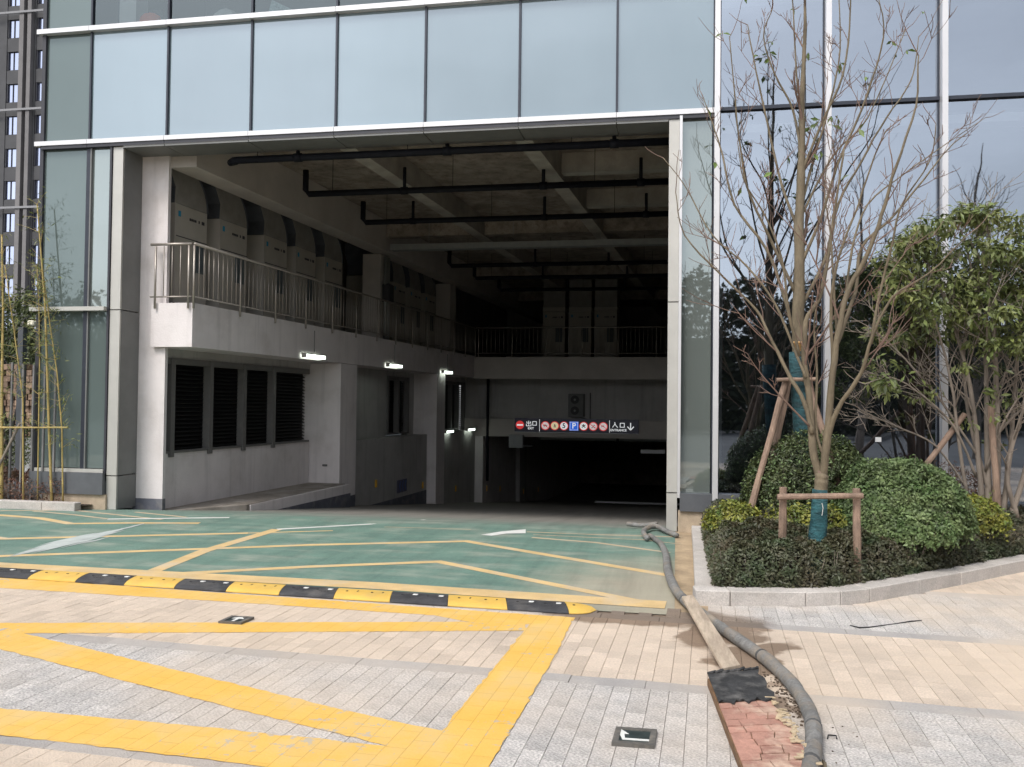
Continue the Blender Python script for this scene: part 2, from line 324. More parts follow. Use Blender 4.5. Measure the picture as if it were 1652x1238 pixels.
# paving frame: u along the grey bands, v away from the camera
PA = 0.0367
pu = Vector((math.cos(PA), -math.sin(PA), 0)); pv = Vector((math.sin(PA), math.cos(PA), 0))
def P2(u, v, z=0): q = pu*u+pv*v; return Vector((q.x, q.y, z))
PW, PL = .107, .2133
bands = [(2.0, .15), (3.53, .15), (5.12, .15), (6.72, .15), (8.33, .15), (9.93, .15)]
def in_frame(p, mx_=1750, m0=-120):
    x = p.x*math.cos(YAW)+p.y*math.sin(YAW); y = -p.x*math.sin(YAW)+p.y*math.cos(YAW)
    if y < .5: return False
    px = CX+x/y*F; py = 655+(H-p.z)/y*F
    return m0 < px < mx_ and py < 1330
def stain_mat(name, a, b, refined):
    """paver stone: grain, individual tone, damp patch and sand film with shapes of their own"""
    m, n, P, last = mat(name, a, .88, var=.10, scale=7, col2=b, fine=refined, fscale=75, bump=.45, bscale=110, tone=.15, dirt=tuple(x*.72 for x in b), dirt_amt=.55, dscale=.9)
    g = n.nodes.new('ShaderNodeNewGeometry'); no = n.nodes.new('ShaderNodeTexNoise'); no.inputs['Scale'].default_value = 2.2; no.inputs['Detail'].default_value = 7
    n.links.new(g.outputs['Position'], no.inputs[0])
    sub = n.nodes.new('ShaderNodeVectorMath'); sub.operation = 'SUBTRACT'; sub.inputs[1].default_value = (.5, .5, .5)
    n.links.new(no.outputs['Color'], sub.inputs[0])
    sca = n.nodes.new('ShaderNodeVectorMath'); sca.operation = 'SCALE'; sca.inputs['Scale'].default_value = .85; n.links.new(sub.outputs[0], sca.inputs[0])
    add = n.nodes.new('ShaderNodeVectorMath'); add.operation = 'ADD'; n.links.new(g.outputs['Position'], add.inputs[0]); n.links.new(sca.outputs[0], add.inputs[1])
    acc = None
    for (cx, cy, rx, ry, ang) in ((-.22, 6.84, .85, .28, .02), (.30, 6.5, .24, .50, .35), (.50, 5.9, .16, .60, .40), (.60, 5.05, .10, .3, 0), (.05, 7.4, .18, .5, 0), (-.05, 7.0, .5, .22, 0)):
        mp_ = n.nodes.new('ShaderNodeMapping'); mp_.vector_type = 'TEXTURE'
        mp_.inputs['Location'].default_value = (cx, cy, 0); mp_.inputs['Rotation'].default_value = (0, 0, -ang); mp_.inputs['Scale'].default_value = (rx, ry, 50)
        n.links.new(add.outputs[0], mp_.inputs[0])
        ln = n.nodes.new('ShaderNodeVectorMath'); ln.operation = 'LENGTH'; n.links.new(mp_.outputs[0], ln.inputs[0])
        r = n.nodes.new('ShaderNodeMapRange'); r.inputs[1].default_value = 1.12; r.inputs[2].default_value = .85; r.inputs[3].default_value = 0; r.inputs[4].default_value = 1
        n.links.new(ln.outputs['Value'], r.inputs[0])
        if acc is None: acc = r.outputs[0]
        else:
            q = n.nodes.new('ShaderNodeMath'); q.operation = 'MAXIMUM'; n.links.new(acc, q.inputs[0]); n.links.new(r.outputs[0], q.inputs[1]); acc = q.outputs[0]
    # sandy film
    nf = n.nodes.new('ShaderNodeTexNoise'); nf.inputs['Scale'].default_value = .55; nf.inputs['Detail'].default_value = 8
    n.links.new(g.outputs['Position'], nf.inputs[0])
    rf = n.nodes.new('ShaderNodeMapRange'); rf.inputs[1].default_value = .42; rf.inputs[2].default_value = .64; rf.inputs[4].default_value = .7; n.links.new(nf.outputs[0], rf.inputs[0])
    sx = n.nodes.new('ShaderNodeSeparateXYZ'); n.links.new(g.outputs['Position'], sx.inputs[0])
    rx_ = n.nodes.new('ShaderNodeMapRange'); rx_.inputs[1].default_value = -.2; rx_.inputs[2].default_value = 1.4; rx_.inputs[3].default_value = .75; rx_.inputs[4].default_value = 1.25; n.links.new(sx.outputs['X'], rx_.inputs[0])
    rm_ = n.nodes.new('ShaderNodeMath'); rm_.operation = 'MULTIPLY'; rm_.use_clamp = True; n.links.new(rf.outputs[0], rm_.inputs[0]); n.links.new(rx_.outputs[0], rm_.inputs[1])
    mf = n.nodes.new('ShaderNodeMixRGB'); mf.inputs[2].default_value = (.63, .51, .395, 1); n.links.new(rm_.outputs[0], mf.inputs[0]); n.links.new(last, mf.inputs[1])
    mm = n.nodes.new('ShaderNodeMixRGB'); mm.blend_type = 'MULTIPLY'; mm.inputs[2].default_value = (.40, .345, .30, 1)
    sc_ = n.nodes.new('ShaderNodeMath'); sc_.operation = 'MULTIPLY'; sc_.inputs[1].default_value = .95; n.links.new(acc, sc_.inputs[0])
    n.links.new(sc_.outputs[0], mm.inputs[0]); n.links.new(mf.outputs[0], mm.inputs[1]); n.links.new(mm.outputs[0], P.inputs['Base Color'])
    return m
pav_beige = stain_mat('paver_beige', (.60, .495, .40), (.52, .43, .35), .16)
pav_grey = stain_mat('paver_grey', (.51, .48, .455), (.41, .39, .375), .5)
pav_band = stain_mat('paver_band_grey', (.40, .375, .355), (.35, .33, .32), .12)
joint_m = stain_mat('joint_sand_wet', (.42, .36, .31), (.18, .155, .13), .2)
jb = MB(); jb.poly([P2(-16, -3, -.012), P2(14, -3, -.012), P2(14, 11.4, -.012), P2(-.05, 11.4, -.012), P2(-.05, 7.0, -.012), P2(-16, 7.25, -.012)])
paving = struct('paving', jb, joint_m, 'beige and grey block paving of the forecourt')
def paver_mesh(w_, l_, h=.016, c=.0014, tone=.5, j=None):
    a, b = w_/2, l_/2
    lo = [(-a, -b, -h), (a, -b, -h), (a, b, -h), (-a, b, -h)]
    mi = [(-a, -b, -c), (a, -b, -c), (a, b, -c), (-a, b, -c)]
    hi = [(-a+c, -b+c, 0), (a-c, -b+c, 0), (a-c, b-c, 0), (-a+c, b-c, 0)]
    fs = [(8, 9, 10, 11)]
    for i in range(4):
        k = (i+1) % 4; fs += [(i, k, 4+k, 4+i), (4+i, 4+k, 8+k, 8+i)]
    return lo+mi+hi, fs
def quick_mesh(name, V, Fc, tones, m):
    me = bpy.data.meshes.new(name); me.from_pydata(V, [], Fc); me.materials.append(m)
    at = me.attributes.new('tone', 'FLOAT', 'FACE'); at.data.foreach_set('value', tones); return me
BUMP_A, BUMP_B = onz(-150, 926.5), onz(960, 992)      # front edge line of the driveway (back of the speed bump)
kerb_front = [(1122, 976), (1178.5, 977.5), (1300.5, 979), (1357, 976.7), (1404, 972), (1484, 957), (1551, 944), (1614.5, 930.5), (1675, 918), (1735, 903), (1800, 885)]
KP = [onz(*p) for p in kerb_front]
drive_x1 = .08
def paver_ok(p):
    if p.y > 6.98 and p.x < -.02: return False
    if p.y > 7.12 and p.x < .22: return False
    if p.x > .2 and p.y > 7.3:
        for a, b in zip(KP, KP[1:]):
            if a.x <= p.x <= b.x:
                if p.y > a.y+(b.y-a.y)*(p.x-a.x)/(b.x-a.x)+.06: return False
        if p.x > KP[-1].x: return p.y < 10
    elif p.y > 7.35: return False
    return True
pavers = []
def zone(v):
    for i, (b, w_) in enumerate(bands):
        if v < b: return i
    return len(bands)
vb = [-3+.15]+[b for b, _ in bands]+[11.5]
for zi in range(len(bands)+1):
    v0 = (bands[zi-1][0]+bands[zi-1][1]) if zi else .9
    v1 = bands[zi][0] if zi < len(bands) else 11.4
    kind = 'g' if zi in (2, 4, 6) else 'b'
    n = max(1, round((v1-v0)/PL)); pl = (v1-v0)/n
    for iu in range(int(-9/PW), int(6/PW)):
        u = iu*PW; half = (iu % 2)*.5
        rows = [(k, 1) for k in range(n)] if not half else [(-.25, .5)]+[(k+.5, 1) for k in range(n-1)]+[(n-.75, .5)]
        for k, fl in rows:
            vc = v0+(k+.5)*pl
            pavers.append((u+PW/2, vc, PW, pl*fl, kind))
for b, w_ in bands:
    for i in range(-20, 16):
        pavers.append(((i+.5)*.45+b*.37 % .3, b+w_/2, .45, w_, 'k'))
vis = []
for q in pavers:
    p = P2(q[0], q[1]); 
    if paver_ok(p) and in_frame(p): vis.append((p.length, q, p))
vis.sort(key=lambda a: a[0])
PM = {'g': pav_grey, 'b': pav_beige, 'k': pav_band}
cache = {}
rz = math.atan2(pu.y, pu.x)
rest = {'V': [], 'F': [], 'T': [], 'M': []}
GAP = .0021
for i, (d, q, p) in enumerate(vis):
    u, v, w_, l_, kd = q
    tone = rnd.gauss(.5, .22); tone = min(1, max(0, tone))
    if i < 292:
        key = (kd, round(w_, 3), round(l_, 3), int(tone*7.99))
        if key not in cache:
            V, Fc = paver_mesh(w_-GAP, l_-GAP); cache[key] = quick_mesh('paver', V, Fc, [(key[3]+.5)/8]*len(Fc), PM[kd])
        o = bpy.data.objects.new('paver' if kd != 'k' else 'band_stone', cache[key]); COL.objects.link(o); o.parent = paving
        o.location = (p.x, p.y, rnd.uniform(-.0012, .0008)); o.rotation_euler = (rnd.gauss(0, .004), rnd.gauss(0, .005), rz+rnd.gauss(0, .003))
    else:
        V, Fc = paver_mesh(w_-GAP, l_-GAP); b = len(rest['V'])
        dz = rnd.uniform(-.0012, .0008); tx, ty = rnd.gauss(0, .004), rnd.gauss(0, .005)
        for x, y, z in V:
            zz = z+dz+(tx*y-ty*x if z > -.01 else 0)
            rest['V'].append((p.x+pu.x*x+pv.x*y, p.y+pu.y*x+pv.y*y, zz))
        rest['F'] += [tuple(b+k for k in f) for f in Fc]; rest['T'] += [tone]*len(Fc); rest['M'] += ['bgk'.index(kd)]*len(Fc)
me = bpy.data.meshes.new('paver_field'); me.from_pydata(rest['V'], [], rest['F'])
for m_ in (pav_beige, pav_grey, pav_band): me.materials.append(m_)
me.polygons.foreach_set('material_index', rest['M'])
at = me.attributes.new('tone', 'FLOAT', 'FACE'); at.data.foreach_set('value', rest['T'])
o = bpy.data.objects.new('paver_field', me); COL.objects.link(o); o.parent = paving; o['kind'] = 'stuff'

# ------------------------------------------------------------------ driveway and ramp
def drive_material():
    m, n, P, last = mat('green_driveway', (.135, .225, .18), .8, var=.14, scale=2.6, col2=(.10, .17, .14), fine=.16, fscale=60, bump=.35, bscale=60,
                        dirt=(.33, .34, .28), dirt_amt=.75, dscale=1.9)
    n.nodes['Mapping'].inputs['Scale'].default_value = (.55, 1.5, 1)
    g = n.nodes.new('ShaderNodeNewGeometry'); sp = n.nodes.new('ShaderNodeSeparateXYZ'); n.links.new(g.outputs['Position'], sp.inputs[0])
    no = n.nodes.new('ShaderNodeTexNoise'); no.inputs['Scale'].default_value = 1.5; no.inputs['Detail'].default_value = 9; no.inputs['Roughness'].default_value = .7; n.links.new(g.outputs['Position'], no.inputs[0])
    a = n.nodes.new('ShaderNodeMath'); a.operation = 'MULTIPLY_ADD'; a.inputs[1].default_value = 3.0; n.links.new(no.outputs[0], a.inputs[0]); n.links.new(sp.outputs['Y'], a.inputs[2])
    r = n.nodes.new('ShaderNodeMapRange'); r.inputs[1].default_value = 12.6; r.inputs[2].default_value = 15.2; n.links.new(a.outputs[0], r.inputs[0])
    mx_ = n.nodes.new('ShaderNodeMixRGB'); mx_.inputs[2].default_value = (.215, .205, .185, 1); n.links.new(r.outputs[0], mx_.inputs[0]); n.links.new(last, mx_.inputs[1])
    # brown silt film near the right edge
    mp_ = n.nodes.new('ShaderNodeMapping'); mp_.vector_type = 'TEXTURE'; mp_.inputs['Location'].default_value = (.6, 8.3, 0); mp_.inputs['Scale'].default_value = (1.25, 1.9, 50)
    sca = n.nodes.new('ShaderNodeVectorMath'); sca.operation = 'SCALE'; sca.inputs['Scale'].default_value = 1.2; n.links.new(no.outputs['Color'], sca.inputs[0])
    ad = n.nodes.new('ShaderNodeVectorMath'); ad.operation = 'ADD'; n.links.new(g.outputs['Position'], ad.inputs[0]); n.links.new(sca.outputs[0], ad.inputs[1])
    n.links.new(ad.outputs[0], mp_.inputs[0]); ln = n.nodes.new('ShaderNodeVectorMath'); ln.operation = 'LENGTH'; n.links.new(mp_.outputs[0], ln.inputs[0])
    r2 = n.nodes.new('ShaderNodeMapRange'); r2.inputs[1].default_value = 1.25; r2.inputs[2].default_value = .45; r2.inputs[3].default_value = 0; r2.inputs[4].default_value = .7; n.links.new(ln.outputs['Value'], r2.inputs[0])
    m2 = n.nodes.new('ShaderNodeMixRGB'); m2.inputs[2].default_value = (.40, .33, .25, 1); n.links.new(r2.outputs[0], m2.inputs[0]); n.links.new(mx_.outputs[0], m2.inputs[1])
    # worn concrete strip along the foot of the ledge wall
    # tyre tracks along the travel direction
    mt = n.nodes.new('ShaderNodeMapping'); mt.inputs['Scale'].default_value = (3.2, .16, 1); mt.inputs['Rotation'].default_value = (0, 0, .12); n.links.new(g.outputs['Position'], mt.inputs[0])
    tn_ = n.nodes.new('ShaderNodeTexNoise'); tn_.inputs['Scale'].default_value = 1.5; tn_.inputs['Detail'].default_value = 8; tn_.inputs['Roughness'].default_value = .65; n.links.new(mt.outputs[0], tn_.inputs[0])
    tr_ = n.nodes.new('ShaderNodeMapRange'); tr_.inputs[1].default_value = .45; tr_.inputs[2].default_value = .7; tr_.inputs[3].default_value = 1.08; tr_.inputs[4].default_value = .86; n.links.new(tn_.outputs[0], tr_.inputs[0])
    tv = n.nodes.new('ShaderNodeVectorMath'); tv.operation = 'SCALE'; n.links.new(m2.outputs[0], tv.inputs[0]); n.links.new(tr_.outputs[0], tv.inputs['Scale'])
    n.links.new(tv.outputs[0], P.inputs['Base Color']); return m
green = drive_material()
mb = MB()
ys = [FY+i*1.0 for i in range(0, 27)]
for i in range(5):    # forecourt part of the driveway, flat
    x0, x1 = -20+i*4.0, -20+(i+1)*4.0
    mb.poly([(x0, 6.98, -.004), (x1, 6.98, -.004), (x1, FY, -.004), (x0, FY, -.004)])
for t0 in range(0, 27):
    a, b = gw(-8.6, t0, -K*t0-.004), gw(.5, t0, -K*t0-.004); c, d = gw(.5, t0+1, -K*(t0+1)-.004), gw(-8.6, t0+1, -K*(t0+1)-.004)
    mb.poly([a, b, c, d])
mb.poly([gw(-8.6, 27, -2.704), gw(3, 27, -2.704), gw(3, 45, -2.704), gw(-8.6, 45, -2.704)])
struct('driveway', mb, green, 'green coated driveway that slopes down into the garage', fixn=False)
mb = MB(); mb.poly([(0.0, 6.98, -.008), (.5, 6.98, -.008), (.5, FY+.5, -.008), (0.0, FY+.5, -.008)])
mud = M('mud_strip', (.48, .36, .23), .9, var=.2, scale=3, fine=.1, fscale=40, bump=.6, bscale=25, dirt=(.24, .18, .125), dirt_amt=.85, dscale=1.4)
struct('dirt_strip', mb, mud, 'muddy sand strip between the driveway and the planter kerb')

# painted lines ---------------------------------------------------
def onramp(px, py):
    d = ray(px, py); c = math.cos(GA); u = (K*FY/c-H)/(d[2]+K*d[1]/c)
    return Vector((d[0]*u, d[1]*u, 0))
def gz(p, lift):
    return Vector((p.x, p.y, ramp_z(p.y)-.0028+lift*.14))
def line_strip(mb, pts, w0, lift, w1=None):
    """one ribbon with mitred bends, so no two pieces lie in the same plane"""
    pts = [Vector((p[0], p[1], 0)) for p in pts]; Q = []
    for i, (a, b) in enumerate(zip(pts, pts[1:])):
        k = max(1, int((b-a).length/.6)); Q += [a.lerp(b, j/k) for j in range(k)]
    Q.append(pts[-1]); n = len(Q); Ls = []
    for i in range(n):
        d1 = (Q[i]-Q[i-1]).normalized() if i else (Q[1]-Q[0]).normalized(); d2 = (Q[i+1]-Q[i]).normalized() if i < n-1 else d1
        m1 = Vector((-d1.y, d1.x, 0)); m = (m1+Vector((-d2.y, d2.x, 0))).normalized(); Ls.append(m*(w0/2/max(.4, m.dot(m1))))
    for i in range(n-1):
        mb.poly([gz(Q[i]-Ls[i], lift), gz(Q[i+1]-Ls[i+1], lift), gz(Q[i+1]+Ls[i+1], lift), gz(Q[i]+Ls[i], lift)])
line_m = M('faded_line_paint', (.67, .475, .23), .85, var=.12, scale=3, fine=.08, fscale=70, dirt=(.50, .43, .33), dirt_amt=.75, dscale=2.5)
line_pale = M('pale_line_paint', (.55, .43, .29), .85, var=.12, scale=3, dirt=(.34, .36, .29), dirt_amt=.7, dscale=2.5)
wline_m = M('white_line_paint', (.68, .68, .64), .85, var=.08, scale=5, dirt=(.4, .42, .38), dirt_amt=.5, dscale=3)
mb = MB(); G = lambda a: [onz(*p) for p in a]
line_strip(mb, G([(-250, 896), (0, 912.5), (600, 944.5), (1074, 976)]), .27, .020)
line_strip(mb, G([(-200, 903), (0, 897), (327, 885.4), (500, 879), (752, 873), (1085, 929)]), .12, .005)
line_strip(mb, G([(290, 925), (500, 914), (708, 906), (1035, 971)]), .12, .008)
line_strip(mb, G([(248, 921), (330, 888.5), (447, 854)]), .15, .012)
line_strip(mb, G([(-260, 832), (7, 869), (400, 860)]), .12, .004)
line_strip(mb, G([(400, 860), (537, 856)]), .06, .004)
line_strip(mb, G([(-100, 828), (0, 831), (65, 836), (113, 844.7), (218, 843.6), (322, 844)]), .13, .007)
o = struct('driveway_line', mb, line_m, 'faded orange yellow chevron lines on the green driveway', fixn=False)
mb = MB()
line_strip(mb, G([(54, 824.5), (120, 830.5), (174, 837)]), .07, .004)
line_strip(mb, G([(123, 823.5), (261, 838)]), .07, .004)
line_strip(mb, G([(218, 826), (301, 834.5)]), .07, .004)
line_strip(mb, G([(0, 823.8), (123, 823)]), .07, .004)
line_strip(mb, G([(858, 867), (960, 875), (1081, 891.5)]), .07, .004)
line_strip(mb, G([(850, 858), (950, 862), (1100, 866.5)]), .05, .008)
line_strip(mb, G([(860, 862.5), (1040, 871), (1100, 878)]), .035, .004)
line_strip(mb, G([(620, 850), (760, 854)]), .03, .004)
struct('thin_driveway_line', mb, line_pale, 'thin pale lines at the top of the ramp', fixn=False)
mb = MB()
line_strip(mb, G([(174, 837.5), (370, 835)]), .09, .012)
line_strip(mb, G([(447, 854), (600, 845.5)]), .09, .016)
line_strip(mb, [onz(600, 845.5), onramp(686, 838.5)], .06, .016)
struct('white_driveway_line', mb, wline_m, 'thin white guide lines on the green driveway', fixn=False)
mb = MB(); mb.poly([onz(776, 863, .001), onz(793, 864.5, .001), onz(817, 861, .001), onz(848, 860.5, .001), onz(848, 854, .001), onz(809, 857.5, .001)])
struct('white_arrow_marking', mb, chalk, 'bright white arrow head painted at the top of the ramp', fixn=False)
# chalky scuff: many thin dabs
mb = MB()
for i in range(420):
    f = rnd.random(); c = onz(55+f*165, 888-f*40, .0); ww = .03+.30*math.sin(math.pi*min(1, f*1.15+.05))
    d = (onz(220, 848)-onz(55, 888)).normalized(); nn = Vector((-d.y, d.x, 0)); z = -.0008+i*.000004
    c += nn*max(-.35, min(.35, rnd.gauss(0, ww*.2))); l_ = rnd.uniform(.1, .5)*(1-.5*f); h_ = rnd.uniform(.006, .026)
    mb.poly([Vector((c.x, c.y, z))-d*l_, Vector((c.x, c.y, z))-nn*h_, Vector((c.x, c.y, z))+d*l_, Vector((c.x, c.y, z))+nn*h_])
scuffm = M('chalk_scuff', (.50, .54, .52), .9, var=.1)
struct('chalk_scuff_marking', mb, scuffm, 'pale chalky scuff across the green driveway lines', fixn=False)

ym, yn, yP, ylast = mat('yellow_box_paint', (.71, .42, .08), .75, var=.06, scale=1.6, col2=(.74, .48, .15), fine=.06, fscale=120, bump=.15, bscale=120,
                        dirt=(.60, .44, .22), dirt_amt=.7, dscale=1.6, spec=.3)
def joint_relief(n, P, last):      # the paving joints show through the paint film
    g = n.nodes.new('ShaderNodeNewGeometry'); mp_ = n.nodes.new('ShaderNodeMapping'); mp_.vector_type = 'POINT'
    mp_.inputs['Rotation'].default_value = (0, 0, PA+math.pi/2)
    n.links.new(g.outputs['Position'], mp_.inputs[0])
    br = n.nodes.new('ShaderNodeTexBrick'); br.inputs['Scale'].default_value = 1; br.inputs['Brick Width'].default_value = PL; br.inputs['Row Height'].default_value = PW
    br.inputs['Mortar Size'].default_value = .003; br.inputs['Mortar Smooth'].default_value = .6
    br.inputs['Color1'].default_value = (1, 1, 1, 1); br.inputs['Color2'].default_value = (.95, .95, .95, 1); br.inputs['Mortar'].default_value = (.80, .77, .73, 1)
    n.links.new(mp_.outputs[0], br.inputs[0])
    q = n.nodes.new('ShaderNodeMixRGB'); q.blend_type = 'MULTIPLY'; q.inputs[0].default_value = 1; n.links.new(last, q.inputs[1]); n.links.new(br.outputs[0], q.inputs[2])
    cn = n.nodes.new('ShaderNodeTexNoise'); cn.inputs['Scale'].default_value = 13; cn.inputs['Detail'].default_value = 10; cn.inputs['Roughness'].default_value = .7
    n.links.new(g.outputs['Position'], cn.inputs[0]); cn2 = n.nodes.new('ShaderNodeTexNoise'); cn2.inputs['Scale'].default_value = .9; cn2.inputs['Detail'].default_value = 4
    n.links.new(g.outputs['Position'], cn2.inputs[0]); ca = n.nodes.new('ShaderNodeMath'); ca.operation = 'MULTIPLY_ADD'; ca.inputs[1].default_value = .55; n.links.new(cn2.outputs[0], ca.inputs[0]); n.links.new(cn.outputs[0], ca.inputs[2])
    cb = n.nodes.new('ShaderNodeMath'); cb.operation = 'MULTIPLY_ADD'; cb.inputs[1].default_value = .05; n.links.new(br.outputs['Fac'], cb.inputs[0]); n.links.new(ca.outputs[0], cb.inputs[2])
    cr_ = n.nodes.new('ShaderNodeMapRange'); cr_.inputs[1].default_value = .905; cr_.inputs[2].default_value = .935; cr_.inputs[4].default_value = .8; n.links.new(cb.outputs[0], cr_.inputs[0])
    cm = n.nodes.new('ShaderNodeMixRGB'); cm.inputs[2].default_value = (.43, .39, .34, 1); n.links.new(cr_.outputs[0], cm.inputs[0]); n.links.new(q.outputs[0], cm.inputs[1])
    n.links.new(cm.outputs[0], P.inputs['Base Color'])
    inv = n.nodes.new('ShaderNodeMath'); inv.operation = 'SUBTRACT'; inv.inputs[0].default_value = 1; n.links.new(br.outputs['Fac'], inv.inputs[1])
    b = n.nodes.new('ShaderNodeBump'); b.inputs['Strength'].default_value = .5; b.inputs['Distance'].default_value = .003
    n.links.new(inv.outputs[0], b.inputs['Height']); n.links.new(b.outputs[0], P.inputs['Normal'])
joint_relief(yn, yP, ylast)
def ragged(a, b, amp=.004):     # hand-rolled paint edge, slightly uneven
    n = max(2, int((b-a).length/.05)); d = (b-a).normalized(); nn = Vector((-d.y, d.x, 0))
    return [a.lerp(b, i/n)+nn*(rnd.gauss(0, amp) if i else 0) for i in range(n)]
def paint(pts, z):
    P_ = [onz(*p) for p in pts]; r = []
    for i in range(len(P_)): r += ragged(P_[i], P_[(i+1) % len(P_)])
    return [Vector((q.x, q.y, z)) for q in r]
mb = MB()
mb.poly(paint([(-260, 914), (0, 932), (928, 997), (925, 1002), (800, 1012), (700, 993), (600, 986.5), (363, 971), (0, 949), (-260, 934)], .0015))
mb.poly(paint([(-420, 1013), (0, 1005.7), (700, 1004), (845, 1003), (850, 1018), (700, 1019), (38, 1022.6), (-420, 1035)], .0021))
mb.poly(paint([(-300, 925), (0, 1008), (38, 1022.6), (300, 1085.5), (600, 1156.6), (713, 1179.7), (760, 1215), (627, 1205), (300, 1124), (0, 1048), (-300, 980)], .0027))
mb.poly(paint([(-420, 1080), (0, 1143.5), (300, 1171), (627, 1205), (760, 1200), (790, 1245), (440, 1240), (300, 1222), (0, 1187), (-420, 1145)], .0033))
mb.poly(paint([(925, 998), (900, 1050), (788, 1240), (700, 1360), (560, 1330), (713, 1179.7), (846, 1018), (862, 998)], .0039))
struct('yellow_box_marking', mb, ym, 'bright yellow painted no waiting box on the paving', fixn=False)

# ================================================================== GARAGE + BUILDING
bld = thing('glass_building', 'glass curtain wall building with an open garage mouth and pale metal trim', 'building', (-4, FY, 0))
def part(name, mb, m, **k): return mk(name, mb, m, bld, **k)
def sub(name, mb, m, p, **k): return mk(name, mb, m, p, **k)
XC = [-9.52, -8.73, -7.45, -6.11, -4.80, -3.48, -2.14, -.81, .50, 1.875, 3.25, 4.62, 6.0, 7.4, 8.8]
ZF, ZU, ZT = 5.50, 7.22, 10.0
def pane(x0, x1, z0, z1, m, name='glass_pane'):
    b = MB(); y = FY+.03+rnd.uniform(-.002, .002)
    tl = rnd.gauss(0, .0016); tr_ = rnd.gauss(0, .0012)
    q = [(x0, y-.012, z0), (x1, y-.012+tr_, z0), (x1, y, z0), (x0, y, z0), (x0, y-.012+tl, z1), (x1, y-.012+tl+tr_, z1), (x1, y, z1), (x0, y, z1)]
    if m in (g_vision, g_upper):    # single sheet where one looks through
        b.poly([q[0], q[1], q[5], q[4]])
    else: b.hexa(q)
    return part(name, b, m, fixn=m not in (g_vision, g_upper))
for i in range(14):
    x0, x1 = XC[i]+.012, XC[i+1]-.012
    if i < 8: pane(x0, x1, ZF+.03, ZU-.03, g_spandrel if i else g_lower, 'spandrel_pane')
    pane(x0, x1, (ZU+.04) if i < 8 else (ZF+.05), ZT, (g_upper if i < 8 else g_vision) if i else g_lower)
    pane(x0, x1, ZT+.03, 12.0, g_spandrel, 'spandrel_pane')
for i in range(8, 14): pane(XC[i]+.03, XC[i+1]-.03, .50, ZF-.02, g_vision)
pane(-9.50, -8.77, 3.02, ZF-.05, g_lower); pane(-8.70, -8.36, 3.02, ZF-.05, g_strip)
pane(-9.50, -8.77, .60, 2.95, g_lower); pane(-8.70, -8.36, .60, 2.95, g_lower)
pane(.06, .44, .50, ZF-.08, g_strip)
# mullions
for i in range(1, 8):
    b = MB().box(XC[i]-.014, XC[i]+.014, FY-.015, FY+.05, ZF+.04, ZT, fn=None); part('mullion', b, mull_dark)
b = MB().box(XC[1]-.035, XC[1]+.035, FY-.01, FY+.06, .57, ZF-.06); part('mullion', b, mull_dark)
b = MB().box(XC[1]+.036, XC[1]+.055, FY-.02, FY+.03, .57, ZF-.06); part('mullion_trim', b, alum_grey)
for i in range(8, 15):
    if i == 8: z0, z1 = .42, 12
    else: z0, z1 = .42, 12
    part('mullion', MB().box(XC[i]-.034, XC[i]+.034, FY-.13, FY-.01, z0, z1), silver)
    part('mullion_gasket', MB().box(XC[i]-.05, XC[i]+.05, FY-.008, FY+.06, z0, z1), mull_dark)
for i in range(0, 8):   # silver transom caps, one length per bay
    for zz, h in ((ZF, .033), (ZU, .035)):
        part('transom_cap', MB().box(XC[i]+(.003 if i else -.1), XC[i+1]-.003-(.03 if i == 7 else 0), FY-.075, FY+.02, zz-h, zz+h), silver)
        if zz == ZF: part('transom_gasket', MB().box(XC[i]+.003, XC[i+1]-.003-(.03 if i == 7 else 0), FY-.06, FY+.04, zz-.085, zz-h-.001), dark_metal)
for i in range(8, 14):
    part('transom', MB().box(XC[i]+.036, XC[i+1]-.036, FY-.03, FY+.03, ZF+.0, ZF+.045), mull_dark)
    part('sill', MB().box(XC[i]+.036, XC[i+1]-.036, FY-.05, FY+.05, .43, .49), alum)
part('transom_cap', MB().box(-9.60, -8.345, FY-.12, FY+.02, 2.95, 3.01), alum)
part('sill', MB().box(-9.50, -8.345, FY-.06, FY+.02, .54, .59), alum)
part('corner_post', MB().box(-9.56, -9.50, FY-.02, FY+.12, .42, 12), dark_metal)
part('mullion', MB().box(-8.352, -8.318, FY-.04, FY+.06, .42, ZF-.09), dark_metal)
part('plinth', MB().box(-9.56, -8.318, FY-.10, FY+.10, .22, .538), dark_base)
part('plinth_base', MB().box(-9.4, -8.29, FY-.06, FY+.10, -.05, .218), sandy)
part('plinth', MB().box(.055, 9, FY-.12, FY+.10, .27, .498), dark_base)
part('plinth_base', MB().box(.035, 9, FY-.08, FY+.10, -.05, .268), sandy)
part('side_glazing', MB().box(-9.54, -9.50, FY+.13, 30, .0, 12), g_lower)
part('roof_slab', MB().box(-9.5, 9, FY+.08, 46, 12.0, 12.2), grey_wall)
# garage opening cladding, each panel on its own, open joints between
for z0, z1 in ((.0, .49), (.505, 2.96), (2.975, ZF-.09)):
    part('jamb_panel', MB().box(-8.31, -8.145, FY-.02, FY+.015, z0, z1), alum)
    part('reveal_panel', MB().box(-8.17, -8.14, FY+.017, FY+.45, z0, z1), alum_grey)
for z0, z1 in ((0, .49), (.505, 2.99), (3.005, ZF-.09)):
    part('jamb_panel', MB().box(-.115, .02, FY-.04, FY+.30, z0, z1), alum)
part('jamb_trim', MB().box(.022, .058, FY-.10, FY+.05, .44, ZF-.06), silver)
for a, b in zip([-8.13]+XC[2:8], XC[2:8]+[-.12]):
    part('soffit_panel', MB().box(a+.006, b-.006, FY-.05, FY+.50, ZF-.115, ZF-.09), alum_grey)
part('soffit_lip', MB().box(-8.13, -.12, FY-.055, FY-.02, ZF-.089, ZF-.086+.0), alum)
part('opening_header', MB().box(-8.13, .3, FY+.03, FY+.50, ZF-.085, 5.95), beam_paint)
